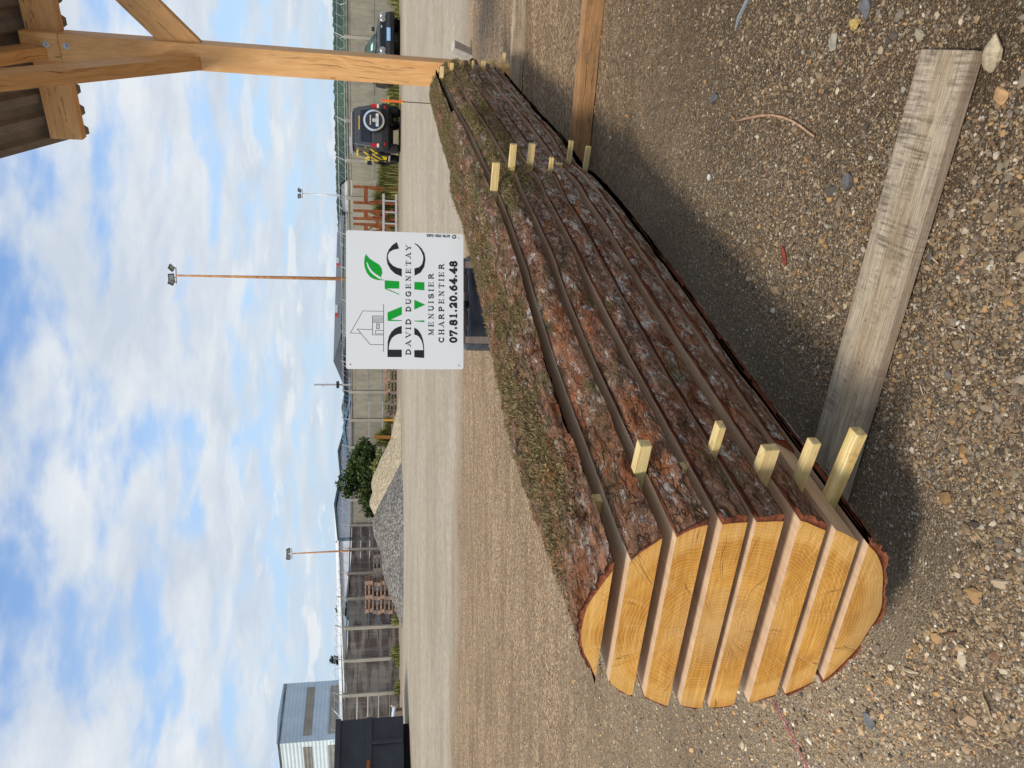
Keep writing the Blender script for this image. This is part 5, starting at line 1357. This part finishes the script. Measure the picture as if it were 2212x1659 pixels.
    # roof bars
mb = MB(); mb.prism([(-1.72, .42), (-1.80, .46), (-1.80, .70), (-1.68, .72)], -.80, .80); part('rear_bumper', mb, BLK_TRIM, car, bevel=.015)
mb = MB(); mb.prism([(1.66, .42), (1.76, .46), (1.76, .68), (1.64, .72)], -.80, .80); part('front_bumper', mb, BLK_TRIM, car, bevel=.015)
part('underbody', bx_((0, 0, .42), (2.9, 1.1, .16)), BLK_TRIM, car)
mb = MB(); mb.tube([(-1.60, -.1, .34), (1.3, -.1, .34)], .05, 8); mb.tube([(-1.07, -.6, .33), (-1.07, .6, .33)], .06, 8); part('axle', mb, BLK_TRIM, car)
# awning boxes on the roof
mb = MB(); mb.box((-.45, .10, 1.80), (1.75, 1.25, .045)); part('roof_rack', mb, GALVL, car)
mb = MB(); mb.box((-.35, .48, 1.865), (1.6, .30, .05)); part('roof_rack_box', mb, GALVL, car)
for x in (-1.1, .1): part('rack_foot', bx_((x, 0, 1.765), (.08, 1.2, .04)), BLK_TRIM, car)
# spare wheel
sw = bpy.data.objects.new('spare_wheel', None); link(sw, car); sw.location = (-1.70, -.14, .98)
mb = MB(); mb.lathe([(.10, .0), (.375, -.01), (.395, -.05), (.395, -.20), (.375, -.235)], 40, axis='x'); mb.build('tyre', TYRE, sw, smooth=True)
mb = MB(); mb.lathe([(.325, -.237), (.375, -.236), (.385, -.225), (.375, -.245), (.325, -.250)], 40, axis='x'); mb.build('chrome_ring', CHROME, sw)
mb = MB(); mb.lathe([(.32, -.23), (.31, -.262), (.20, -.268), (.001, -.27)], 40, axis='x'); mb.build('wheel_cover', PAINT_BLK, sw)
mb = MB(); mb.lathe([(.07, -.268), (.07, -.276), (.05, -.278)], 20, axis='x'); mb.build('emblem', GALVL, sw)
pl = MB(); pl.box((-.284, 0, -.115), (.008, .46, .10)); pl.build('number_plate', PLATE_W, sw)
mb = MB()
for k, ch in enumerate('277YE'): 
    for pts, wt in GL[ch if ch in GL else 'E']:
        for (a0, b0), (a1, b1) in zip(pts[:-1], pts[1:]):
            A = Vector((-.2895, .15-(k+a0)*.06, -.145+b0*.06)); B = Vector((-.2895, .15-(k+a1)*.06, -.145+b1*.06))
            if (A-B).length > 1e-4: mb.tube([A, B], .004, 4)
mb.build('plate_letters', INK, sw); part('plate_band', bx_((-.2887, .215, -.115), (.004, .03, .098)), PLATE_B, sw)
mb = MB()
for k in range(7): mb.box((-.279, .15-k*.05, .13), (.004, .034, .045))
mb.build('cover_lettering', WHITE_L, sw)
mb = MB()
for k in range(11): mb.box((-1.60-.003, .12-k*.045, 1.52), (.01, .030, .035))
part('yellow_lettering', mb, YELLOW, car)
for y in (-.2, .05, .3): part('marker_lamp', bx_((-1.545, y, 1.64), (.02, .03, .02)), RED_L, car)
# yellow stripes on the left side
def side(x, y): 
    f = (y-1175)/440.; return (-1.62+3.25*f, (930-x)/800*1.80/(1-.10*f)*.985)
mb = MB(); LY = 0
for path, w in (([(340, 1180), (400, 1232)], .06), ([(415, 1190), (490, 1262), (560, 1300), (470, 1330), (560, 1402), (650, 1480), (690, 1440), (640, 1372), (700, 1392), (700, 1520)], .085),
             ([(330, 1310), (400, 1372), (470, 1425), (565, 1500)], .10), ([(345, 1400), (430, 1424), (380, 1480), (450, 1515), (560, 1500), (650, 1530)], .11),
             ([(225, 1270), (240, 1310), (218, 1350), (240, 1400), (215, 1440), (240, 1480), (330, 1495), (400, 1520)], .06), ([(380, 1555), (440, 1605)], .12), ([(600, 1480), (560, 1530), (620, 1540)], .08)):
    for a, b in zip(path[:-1], path[1:]):
        A = side(*a); B = side(*b); yy = lambda z: (.783 if z < 1.09 else .783-(z-1.06)*.178)+.006+LY*.0008; LY = (LY+1) % 6
        dx, dz = B[0]-A[0], B[1]-A[1]; L = math.hypot(dx, dz); nx, nz = -dz/L*w/2, dx/L*w/2
        q = [(A[0]+nx, A[1]+nz), (B[0]+nx, B[1]+nz), (B[0]-nx, B[1]-nz), (A[0]-nx, A[1]-nz)]
        mb.add([(u, yy(v), v) for u, v in q], [(0, 1, 2, 3)])
part('yellow_stripes', mb, YELLOW, car, fixn=False)

# ------------------------------------------------------------------ black coupe, front toward us
Yc = 28.6; rc = ray(861, 62); cx_ = rc[0]/rc[1]*Yc
cp = thing('black_coupe', 'low black coupe with four round headlights and pale blue number plate by the wall', 'car', (cx_-.35, Yc+2.35, .43), math.radians(-90+1))
# plan taper by sections: (x, half width, z low, z shoulder, half width shoulder)
secs = [(-2.46, .74, .40, .86, .70), (-2.30, .90, .26, .98, .80), (-1.5, .95, .22, 1.00, .83), (0, .95, .20, .96, .84), (1.0, .95, .20, .94, .82), (1.9, .94, .22, .87, .78), (2.30, .92, .20, .79, .74), (2.44, .86, .22, .74, .72)]
mb = MB(); vs = []
for x, w, zl, zs, ws in secs: vs += [(x, -w*.9, zl), (x, -w, (zl+zs)/2), (x, -ws-.06, zs-.04), (x, -ws*.6, zs+.015), (x, 0, zs+.03), (x, ws*.6, zs+.015), (x, ws+.06, zs-.04), (x, w, (zl+zs)/2), (x, w*.9, zl)]
n = 9; fs = []
for i in range(len(secs)-1):
    for j in range(n): fs.append((i*n+j, i*n+(j+1) % n, (i+1)*n+(j+1) % n, (i+1)*n+j))
fs.append(tuple(range(n))[::-1]); fs.append(tuple((len(secs)-1)*n+j for j in range(n)))
mb.add(vs, fs); part('body', mb, PAINT_BLK, cp, smooth=False, bevel=.02)
mb = MB(); hull(mb, -1.75, .95, .80, .93, -.95, .05, .60, 1.37); part('cabin', mb, PAINT_BLK, cp, bevel=.07)
mb = MB(); mb.add([(.99, -.72, .965), (.99, .72, .965), (.14, .56, 1.345), (.14, -.56, 1.345)], [(0, 1, 2, 3)]); part('windscreen', mb, GLASS_CAR, cp)
mb = MB(); mb.add([(.84, .12, 1.035), (.84, .42, 1.035), (.66, .38, 1.115), (.66, .14, 1.115)], [(0, 1, 2, 3)]); part('paper_on_dash', mb, plain('pale_green_paper', (.45, .75, .68), .5), cp)
for s in (1, -1):
    mb = MB(); mb.add([(-1.1, s*.795, 1.0), (.74, s*.795, 1.0), (.08, s*.632, 1.32), (-.75, s*.632, 1.32)], [(0, 1, 2, 3)]); part('side_window', mb, GLASS_BLK, cp)
    for x in (-1.45, 1.50):
        wheel(cp, x, s*.84, .35, .24)
        mb = MB(); mb.lathe([(.41, -.02), (.41, .02)], 26, c=(x, s*.945, .36), axis='y'); part('wheel_well', mb, BLK_TRIM, cp)
    mb = MB(); mb.box((.80, s*.98, 1.03), (.10, .17, .11)); part('wing_mirror', mb, PAINT_BLK, cp, bevel=.03)
    for y in (.62, .80):
        mb = MB(); mb.lathe([(.095, 2.40), (.095, 2.475), (.075, 2.49), (.03, 2.495)], 20, c=(0, s*y*.94, .655), axis='x'); part('headlight', mb, plain('headlamp_glass', (.30, .30, .29), .15, .4, .5, .1), cp)
        mb = MB(); mb.lathe([(.10, 2.44), (.112, 2.47), (.10, 2.482)], 20, c=(0, s*y*.94, .655), axis='x'); part('headlight_ring', mb, CHROME if y > .7 else GALV, cp)
    mb = MB(); mb.lathe([(.05, 2.42), (.045, 2.465)], 14, c=(0, s*.66, .34), axis='x'); part('fog_light', mb, WHITE_L, cp)
part('grille', bx_((2.455, 0, .655), (.03, .98, .15)), GLASS_BLK, cp); part('chrome_emblem', bx_((2.475, .28, .70), (.02, .10, .05)), CHROME, cp)
mb = MB(); mb.prism([(2.30, .20), (2.50, .24), (2.53, .40), (2.47, .52), (2.30, .52)], -.86, .86); part('front_bumper', mb, PAINT_BLK, cp, bevel=.02)
part('number_plate', bx_((2.545, -.02, .44), (.01, .50, .14)), PLATE_B, cp)
mb = MB()
for k in range(6): mb.box((2.5525, -.20+k*.075, .44), (.004, .03, .075))
part('plate_letters', mb, PLATE_W, cp); part('lower_grille', bx_((2.525, 0, .31), (.01, 1.1, .07)), GLASS_BLK, cp)
mb = MB(); mb.prism([(1.95, .885), (.95, .985), (.95, 1.005), (1.2, .985), (1.95, .905)], -.30, .30); part('bonnet_scoop', mb, PAINT_GREY, cp, bevel=.01)
# ------------------------------------------------------------------ buildings beyond the wall
def shed(name, label, P0, P1, depth, h0, hp, h1, wallm, roofm, trim=None, peak=.5, away=None, group=None):
    """gable front from P0 (left) to P1 (right) at heights h0, hp (peak), h1"""
    P0 = Vector((P0[0], P0[1], 0)); P1 = Vector((P1[0], P1[1], 0)); dd = P1-P0; L = dd.length; an = math.atan2(dd.y, dd.x)
    t = thing(name, label, 'building', P0, an, group)
    pk = L*peak; poly = [(0, 0), (L, 0), (L, h1), (pk, hp), (0, h0)]
    mb = MB(); mb.prism(poly, 0, depth); mb.build('wall', wallm, t)
    for (x0, z0), (x1, z1), nm in (((-.2, h0-.02), (pk, hp+.06), 0), ((pk, hp+.06), (L+.2, h1-.02), 1)):
        mb = MB(); mb.prism([(x0, z0+.05), (x1, z1+.05), (x1, z1+.13), (x0, z0+.13)], -.25, depth+.25); mb.build('roof', roofm, t)
        if trim: mb = MB(); mb.prism([(x0, z0-.0), (x1, z1-.0), (x1, z1+.14), (x0, z0+.14)], -.32, -.26); mb.build('fascia', trim, t)
    if trim:
        for x in (.12, L-.12): mb = MB(); mb.box((x, -.06, (h0 if x < 1 else h1)/2), (.22, .12, (h0 if x < 1 else h1)-.1)); mb.build('corner_trim', trim, t)
    return t
def top(x, y, Y): return W(x, y, Y).z
Yb = 58
def xy(py, Y): r = ray(798, py); return (r[0]/r[1]*Y, Y)
shed('gabled_warehouse', 'lilac-grey gabled warehouse with dark teal roof edge above the bush', xy(1167, 54), xy(1027, 60), 18, top(733, 1167, 54), top(727.5, 1095, 57), top(738, 1027, 60), CLAD_LILAC, WHITE_R, TRIM_T)
shed('gabled_warehouse', 'middle pale gabled warehouse behind the orange trestle', xy(1027, 64), xy(926, 66), 18, top(738, 1027, 64), top(734.5, 982, 65), top(748, 926, 66), CLAD_LILAC, WHITE_R, TRIM_T)
shed('gabled_warehouse', 'rightmost pale gabled warehouse beside the aerial mast', xy(926, 70), xy(842, 72), 18, top(748, 926, 70), top(742.5, 884, 71), top(749, 842, 72), CLAD_LILAC, WHITE_R, TRIM_T)
shed('low_shed', 'low pale shed with blue trim in front of the warehouses', xy(1010, 50), xy(860, 52), 6, top(756, 1010, 50), top(747, 945, 51), top(760, 860, 52), CLAD_LILAC, TRIM_B, TRIM_B, .55)
# long white hall
A = xy(1167, 56); B = xy(1700, 70)
t = thing('long_white_hall', 'long low white flat-roofed hall stretching left behind the dark wall', 'building', (A[0], A[1], 0), 0)
def q_(py, Y): v = xy(py, Y); return Vector((v[0]-A[0], v[1]-A[1], 0))
p0 = q_(1167, 56); p1 = q_(1700, 72); h0 = top(730.5, 1167, 56); h1 = top(738, 1560, 68)
mb = MB(); bk = Vector((0, 14, 0)); vs = [p0, p1, p1+bk, p0+bk]; vs += [v+UP*h for v, h in zip(vs, (h0, h1, h1, h0))]
mb.add(vs, [(0, 1, 5, 4), (1, 2, 6, 5), (2, 3, 7, 6), (3, 0, 4, 7), (4, 5, 6, 7)]); mb.build('wall', CLAD_PALE, t)
mb = MB()
for a, b in ((.22, .36), (.50, .60)):
    o_ = Vector((0, -.35, 0)); w4 = [p0+o_+UP*(h0-a), p1+o_+UP*(h1-a), p1+o_+UP*(h1-b), p0+o_+UP*(h0-b)]; w8 = w4+[v+Vector((0, .3, 0)) for v in w4]
    mb.add(w8, [(0, 1, 2, 3), (4, 5, 6, 7), (0, 1, 5, 4), (2, 3, 7, 6)])
mb.build('gutter', GREY_R, t)
w4 = [p0+Vector((0, -.5, h0-.06)), p1+Vector((0, -.5, h1-.06)), p1+Vector((0, -.5, h1+.16)), p0+Vector((0, -.5, h0+.16))]; mb = MB(); w8 = w4+[v+Vector((0, 15, 0)) for v in w4]
mb.add(w8, [(0, 1, 2, 3), (4, 7, 6, 5), (3, 2, 6, 7), (0, 4, 5, 1)]); mb.build('roof_edge', WHITE_R, t)
shed('slate_roofed_house', 'house with a blue-grey roof and pale gable in front of the long white hall', xy(1345, 44), xy(1205, 46), 8, top(766, 1345, 44), top(748, 1330, 44), top(764, 1205, 46), ROOF_B, ROOF_B, None, .12)
shed('dark_low_shed', 'dark low shed roof just above the wall beside the white hall', xy(1500, 42), xy(1385, 43), 5, top(756, 1500, 42), top(753, 1440, 42), top(757, 1385, 43), GREY_R, GREY_R)
# tall blue corrugated hall
Yh = 70; c = W(597, 1607.6, Yh); r_ = W(612, 1477, 75.2); l_ = W(600, 1700, 73.4)
t = thing('tall_corrugated_hall', 'tall blue-grey corrugated steel hall with brown translucent window bands, far left', 'building', (c.x, c.y, 0))
c0 = Vector((c.x, c.y, 0)); v0 = Vector((0, 0, 0)); vr = Vector((r_.x-c.x, r_.y-c.y, 0)); vl = Vector((l_.x-c.x, l_.y-c.y, 0))*3.0
hc = c.z; hr = r_.z
def face(nm, a, b, z00, z01, z10, z11, mat, off=0.0, thick=.0):
    dd = (b-a); L = dd.length; an = math.atan2(dd.y, dd.x); nrm = Vector((dd.y, -dd.x, 0)).normalized()
    if nrm.dot(Vector((0, -1, 0))) < 0: nrm = -nrm
    s = 1 if Vector((dd.y, -dd.x, 0)).dot(nrm) > 0 else -1
    e = bpy.data.objects.new(nm, None)
    mb = MB(); mb.add([(0, -off*s, z00), (L, -off*s, z10), (L, -off*s, z11), (0, -off*s, z01), (0, .3*s, z00), (L, .3*s, z10), (L, .3*s, z11), (0, .3*s, z01)], [(0, 1, 2, 3), (4, 7, 6, 5), (0, 4, 5, 1), (3, 2, 6, 7), (0, 3, 7, 4), (1, 5, 6, 2)])
    o = mb.build(nm, mat, t); o.location = a; o.rotation_euler = (0, 0, an); return o
hp_ = W(599.5, 1550, 72.2).z
vm = vr*.42
face('wall', v0, vm, 0, hc, 0, hp_, CLAD_BLUE); face('wall', vm, vr, 0, hp_, 0, hr, CLAD_BLUE)
face('wall', v0, vl, 0, hc, 0, hc-.9, CLAD_PALE)  # sun-facing side of the same cladding: sunlit brightness put into a paler colour
for i, (xa, xb) in enumerate(((653, 671), (707, 726))):
    za, zb = W(xa+2, 1590, 70.7).z, W(xb+2, 1590, 70.7).z
    f0, f1 = vr*.10, vr*.90
    face('window_band', f0, f1, zb, za, zb, za, SKYL, .06)
    face('window_band', vl*.04, vl*.7, zb, za, zb, za, SKYL, .06)
mb = MB(); k_ = [v0, vm, vr, (vr+c0)*1.22-c0, (vl+c0)*1.22-c0, vl]; hh = [hr-.4]*6
mb.add([a+UP*(h+.05) for a, h in zip(k_, hh)]+[a+UP*(h+.28) for a, h in zip(k_, hh)], [(0, 1, 2, 3, 4, 5), (6, 7, 8, 9, 10, 11)]+[(i, (i+1) % 6, 6+(i+1) % 6, 6+i) for i in range(6)])
mb.build('roof', GREY_R, t)
# white buildings to the right of the sign
shed('white_house', 'white gabled building beyond the wall, to the right of the floodlight pole', xy(442, 70), xy(390, 70), 10, top(737, 442, 70), top(737, 420, 70), top(751, 390, 70), WHITE_R, GREY_R, None, .75)
A_ = xy(720, 68); B_ = xy(446, 74); t = thing('white_warehouse', 'long bright white warehouse with a dark grey roof behind the rusty frames', 'building', (A_[0], A_[1], 0), math.atan2(B_[1]-A_[1], B_[0]-A_[0])); L = math.hypot(B_[0]-A_[0], B_[1]-A_[1])
mb = MB(); mb.bbox((0, 0, 0), (L, 12, top(743, 500, 72))); mb.build('wall', CLAD_WHITE, t)
mb = MB(); hz = top(742, 500, 72); mb.add([(-.3, -.4, hz), (L+.3, -.4, hz), (L+.3, 5, hz+.95), (-.3, 5, hz+.95), (-.3, 12, hz), (L+.3, 12, hz)], [(0, 1, 2, 3), (3, 2, 5, 4), (0, 3, 4), (1, 5, 2)]); mb.build('roof', GREY_R, t)
for py0, py1 in ((512, 532), (628, 656)):
    a_ = (xy(py0, 73)[0]-A_[0]); b_ = (xy(py1, 73)[0]-A_[0]); mb = MB(); mb.box((min(a_, b_)+abs(a_-b_)*.35, 2.0, hz+.62), (abs(a_-b_)*.7, .2, .22)); mb.build('roof_sign', WHITE_R, t)
    mb = MB(); mb.box((min(a_, b_)-abs(a_-b_)*.15, 2.0, hz+.62), (abs(a_-b_)*.3, .22, .22)); mb.build('roof_sign', RED_S, t)
A_ = xy(817, 56); B_ = xy(735, 58); t = thing('dark_office_block', 'dark grey flat-topped building just left of the sign', 'building', (A_[0], A_[1], 0), math.atan2(B_[1]-A_[1], B_[0]-A_[0])); L = math.hypot(B_[0]-A_[0], B_[1]-A_[1])
mb = MB(); mb.bbox((0, 0, 0), (L, 8, top(746, 800, 56))); mb.build('wall', plain('blue_grey_cladding', (.13, .15, .18), .5), t)
mb = MB(); mb.bbox((-.15, -.2, top(746, 800, 56)), (L+.15, 8.2, top(742.5, 800, 56))); mb.build('roof_edge', plain('near_black_trim', (.02, .022, .026), .5), t)

# ------------------------------------------------------------------ floodlight poles
def floodlight(px, py, Yp, ptop, r0, label, lamps, matp, lean=0.0, sc=1.0):
    b = W(ptop, py, Yp); zt = b.z; t = thing('floodlight_pole', label, 'light pole', (b.x, Yp, 0), 0, 'floodlight poles around the yard')
    mb = MB(); mb.tube([(lean*zt, 0, 0), (lean*zt*.5, 0, zt*.5), (0, 0, zt)], [r0, r0*.8, r0*.45], 10); mb.build('pole', matp, t, smooth=True)
    mb = MB(); mb.tube([(-.45*sc, 0, zt-.05), (.45*sc, 0, zt-.02)], .03*sc, 6); mb.tube([(.1*sc, 0, zt), (.15*sc, -.05, zt-.25*sc)], .012*sc, 5); mb.build('crossarm', GALV, t)
    for dx, tilt, yaw in lamps:
        mb = MB(); R3 = Matrix.Rotation(yaw, 3, 'Z') @ Matrix.Rotation(tilt, 3, 'X')
        mb.box(Vector((dx*sc, 0, zt+.22*sc)), (.42*sc, .10*sc, .32*sc), rot=R3); mb.tube([(dx*sc, 0, zt-.02), (dx*sc, 0, zt+.12*sc)], .02*sc, 5)
        lm = mb.build('lamp_head', plain('lamp_housing', (.05, .055, .055), .5), t)
        mb = MB(); mb.box(Vector((dx*sc, 0, zt+.22*sc))+R3 @ Vector((0, -.055*sc, 0)), (.34*sc, .012, .24*sc), rot=R3); g_ = mb.build('lamp_glass', plain('lamp_lens', (.42, .44, .42), .2), lm)
    return t
floodlight(0, 595, 42, 379, .115, 'tall rust-streaked floodlight pole rising above the sign', [(-.38, .5, .9), (-.12, .5, -.4), (.42, .9, .9)], RUSTPOLE, .004, .95)
floodlight(0, 418, 70, 652, .10, 'small floodlight pole farthest to the right, above the rusty frames', [(-.25, .6, -.5), (.3, .6, .6)], GALV, -.02, .95)
floodlight(0, 1196, 46, 629, .075, 'rusty floodlight pole above the grey gravel heap', [(-.26, .5, .5), (.22, .7, -.3)], RUSTPOLE, .012, .75)
b = W(679, 831, 52); t = thing('aerial_mast', 'slim grey aerial mast with small antenna boxes left of the sign', 'mast', (b.x, 52, 0)); zt = b.z
mb = MB(); mb.tube([(0, 0, 0), (0, 0, zt)], .06, 8); mb.build('pole', GALV, t)
for dz, dx, s in ((.75, .12, .14), (.55, -.13, .14), (1.15, 0, .0)):
    if s: mb = MB(); mb.box((dx, -.05, zt-dz), (.16, .12, s)); mb.build('antenna', WHITE_R, t)
mb = MB(); mb.box((0, -.08, zt-1.55), (.48, .22, .18)); mb.build('equipment_box', BLK_TRIM, t)

# ------------------------------------------------------------------ trees on the skyline and the wooded ridge
def skytree(py, px, Yt, w, h, label, n, seed, lumps=14):
    b = W(px, py, Yt); z0 = b.z-h*.80
    return tree('distant_tree', label, 'tree', (b.x, Yt, 0), (w, w*.6, h*.55), n, .16*w**.3, CONIF, max(.5, z0), seed, 'dark trees showing over the roofs', lumps, .09)
skytree(1425, 716, 84, 1.25, 3.0, 'lone spiky dark tree above the white hall roof', 1600, 3, 10)
skytree(1302, 722, 84, 1.5, 2.4, 'larger of the two bushy trees showing above the white hall roof', 1300, 5)
skytree(1262, 727, 86, 1.1, 1.9, 'smaller bushy tree showing above the white hall roof', 900, 6)
ridge = [(-400, 716), (0, 719), (90, 722), (200, 722), (330, 725), (420, 727), (500, 731), (560, 735), (650, 737), (740, 741), (800, 741), (860, 745), (930, 750), (1000, 756), (1150, 766), (1400, 775), (2000, 780)]
Yr = 620; cols = []; nseg = 900
for k in range(nseg+1):
    py = -400+2400*k/nseg
    for (a, xa), (b_, xb) in zip(ridge[:-1], ridge[1:]):
        if a <= py <= b_: base = xa+(xb-xa)*(py-a)/(b_-a)
    p = W(base, py, Yr); j = 1.3*float(fbm(np.array(py*.16), 0.3, 0, 4, 5))+.8*abs(float(vnoise(np.array(py*.8), .7, 0, 8)))
    cols.append((p.x, p.z+j))
V = []; rows = 14
for r_i in range(rows):
    f = r_i/(rows-1)
    for (x, z) in cols:
        yy = Yr-f*330; zz = z*(1-f)**.8+2*(1-f)*float(vnoise(np.array(x*.05), f*9, 0, 2))*(0 if r_i == 0 else 1); V.append((x*yy/Yr if False else x*(1-.35*f), yy, max(zz, -1)))
nc = nseg+1; Fh = [(r_i*nc+k, r_i*nc+k+1, (r_i+1)*nc+k+1, (r_i+1)*nc+k) for r_i in range(rows-1) for k in range(nseg)]
tag(np_mesh('hills', np.array(V), np.array(Fh), HILL, None, True), kind='structure')

# ------------------------------------------------------------------ sky, sun, camera
SUN_EL = math.radians(54); sd_ = Vector((-.643, -.765)).normalized(); 
SUN = Vector((sd_.x*math.cos(SUN_EL), sd_.y*math.cos(SUN_EL), math.sin(SUN_EL)))
w = bpy.data.worlds.new('World'); SC.world = w; w.use_nodes = True; nt = w.node_tree; bg = nt.nodes['Background']
class WN(N):
    def __init__(s, nt): s.nt = nt; s.n = nt.nodes; s.l = nt.links
m = WN(nt); sky = nt.nodes.new('ShaderNodeTexSky'); sky.sky_type = 'NISHITA'; sky.sun_disc = False; sky.sun_elevation = SUN_EL
sky.sun_rotation = math.atan2(SUN.x, SUN.y); sky.altitude = 100; sky.air_density = 1.0; sky.dust_density = .6; sky.ozone_density = 1.5
d = m.coord('Generated'); x, y, z = m.sep(d)
zz = m.math('ADD', m.math('MAXIMUM', z, 0.0), .20)
px_ = m.math('DIVIDE', x, zz); py_ = m.math('DIVIDE', y, zz)
cv = m.comb(px_, py_, 0.0)
n1 = m.noise(m.mapv(cv, (1.0, 1.25, 1), loc=(7.4, 5.9, 0)), 3.4, 7, .50, .15)
n2 = m.noise(m.mapv(cv, (1.0, 1.4, 1), loc=(5.3, 2.2, 0)), 1.0, 3, .5)
n3 = m.noise(m.mapv(cv, (1, 1.1, 1), loc=(9.1, 4.2, 0)), 4.5, 5, .55, .2)
f = m.math('ADD', m.math('ADD', m.math("MULTIPLY", n1, .68), m.math("MULTIPLY", n2, .20)), m.math('MULTIPLY', n3, .24))
mask = m.rng(f, .44, .60, 0, 1, True)
low = m.rng(z, .0, .14, .55, 0)
mask = m.math('MAXIMUM', mask, m.math('MULTIPLY', low, .9))
blue = m.mix(1.0, sky.outputs[0], (1.7, 1.85, 2.0), 'MULTIPLY')
blue = m.mix(m.rng(z, .05, .42, .9, 0), blue, (4.6, 6.1, 7.9))
shade = m.rng(m.noise(m.mapv(cv, (1, 1.3, 1), loc=(1.1, 3.2, 0)), 2.6, 6, .6, .3), .35, .66)
cloudc = m.mix(shade, (5.6, 6.3, 7.3), (7.7, 8.1, 8.5))
cloudc = m.mix(m.rng(z, .0, .22, .75, 0), cloudc, (5.3, 6.6, 7.9))
# small bright cumulus heaps near the horizon
az = m.math('ARCTAN2', x, y)
cu = m.noise(m.comb(m.math('MULTIPLY', az, 7.0), m.math('MULTIPLY', z, 26.0), 2.0), 1.6, 5, .55)
cband = m.math('MULTIPLY', m.rng(z, .03, .07), m.rng(z, .09, .24, 1, 0))
cum = m.math('MULTIPLY', m.rng(cu, .56, .66, 0, 1, True), cband)
col = m.mix(mask, blue, cloudc)
col = m.mix(m.math('MULTIPLY', cum, .8), col, (8.0, 8.3, 8.5))
nt.links.new(col, bg.inputs[0]); bg.inputs[1].default_value = .106
sun = bpy.data.lights.new('sun', 'SUN'); sun.energy = 3.3; sun.angle = math.radians(12); sun.color = (1, .93, .82)
so = bpy.data.objects.new('sun', sun); link(so); so.rotation_euler = (-SUN).to_track_quat('-Z', 'Y').to_euler(); so.location = (0, 0, 30)
cam = bpy.data.cameras.new('camera'); co = bpy.data.objects.new('camera', cam); link(co); SC.camera = co
cam.sensor_fit = 'HORIZONTAL'; cam.sensor_width = 36; cam.lens = 36*F_PX/W_PX; cam.clip_start = .05; cam.clip_end = 3000
Fw = Vector((0, CP, -SP)); Dn = Vector((0, -SP, -CP)); Rt = Vector((1, 0, 0))
co.matrix_world = Matrix(((Dn.x, Rt.x, -Fw.x, 0), (Dn.y, Rt.y, -Fw.y, 0), (Dn.z, Rt.z, -Fw.z, EYE), (0, 0, 0, 1)))
SC.view_settings.view_transform = 'Standard'; SC.view_settings.look = 'None'; SC.view_settings.exposure = 0; SC.view_settings.gamma = 1
SC.render.engine = 'CYCLES'; SC.cycles.use_denoising = True; SC.cycles.max_bounces = 6; SC.cycles.transparent_max_bounces = 4
SC.render.resolution_x = 1024; SC.render.resolution_y = 768
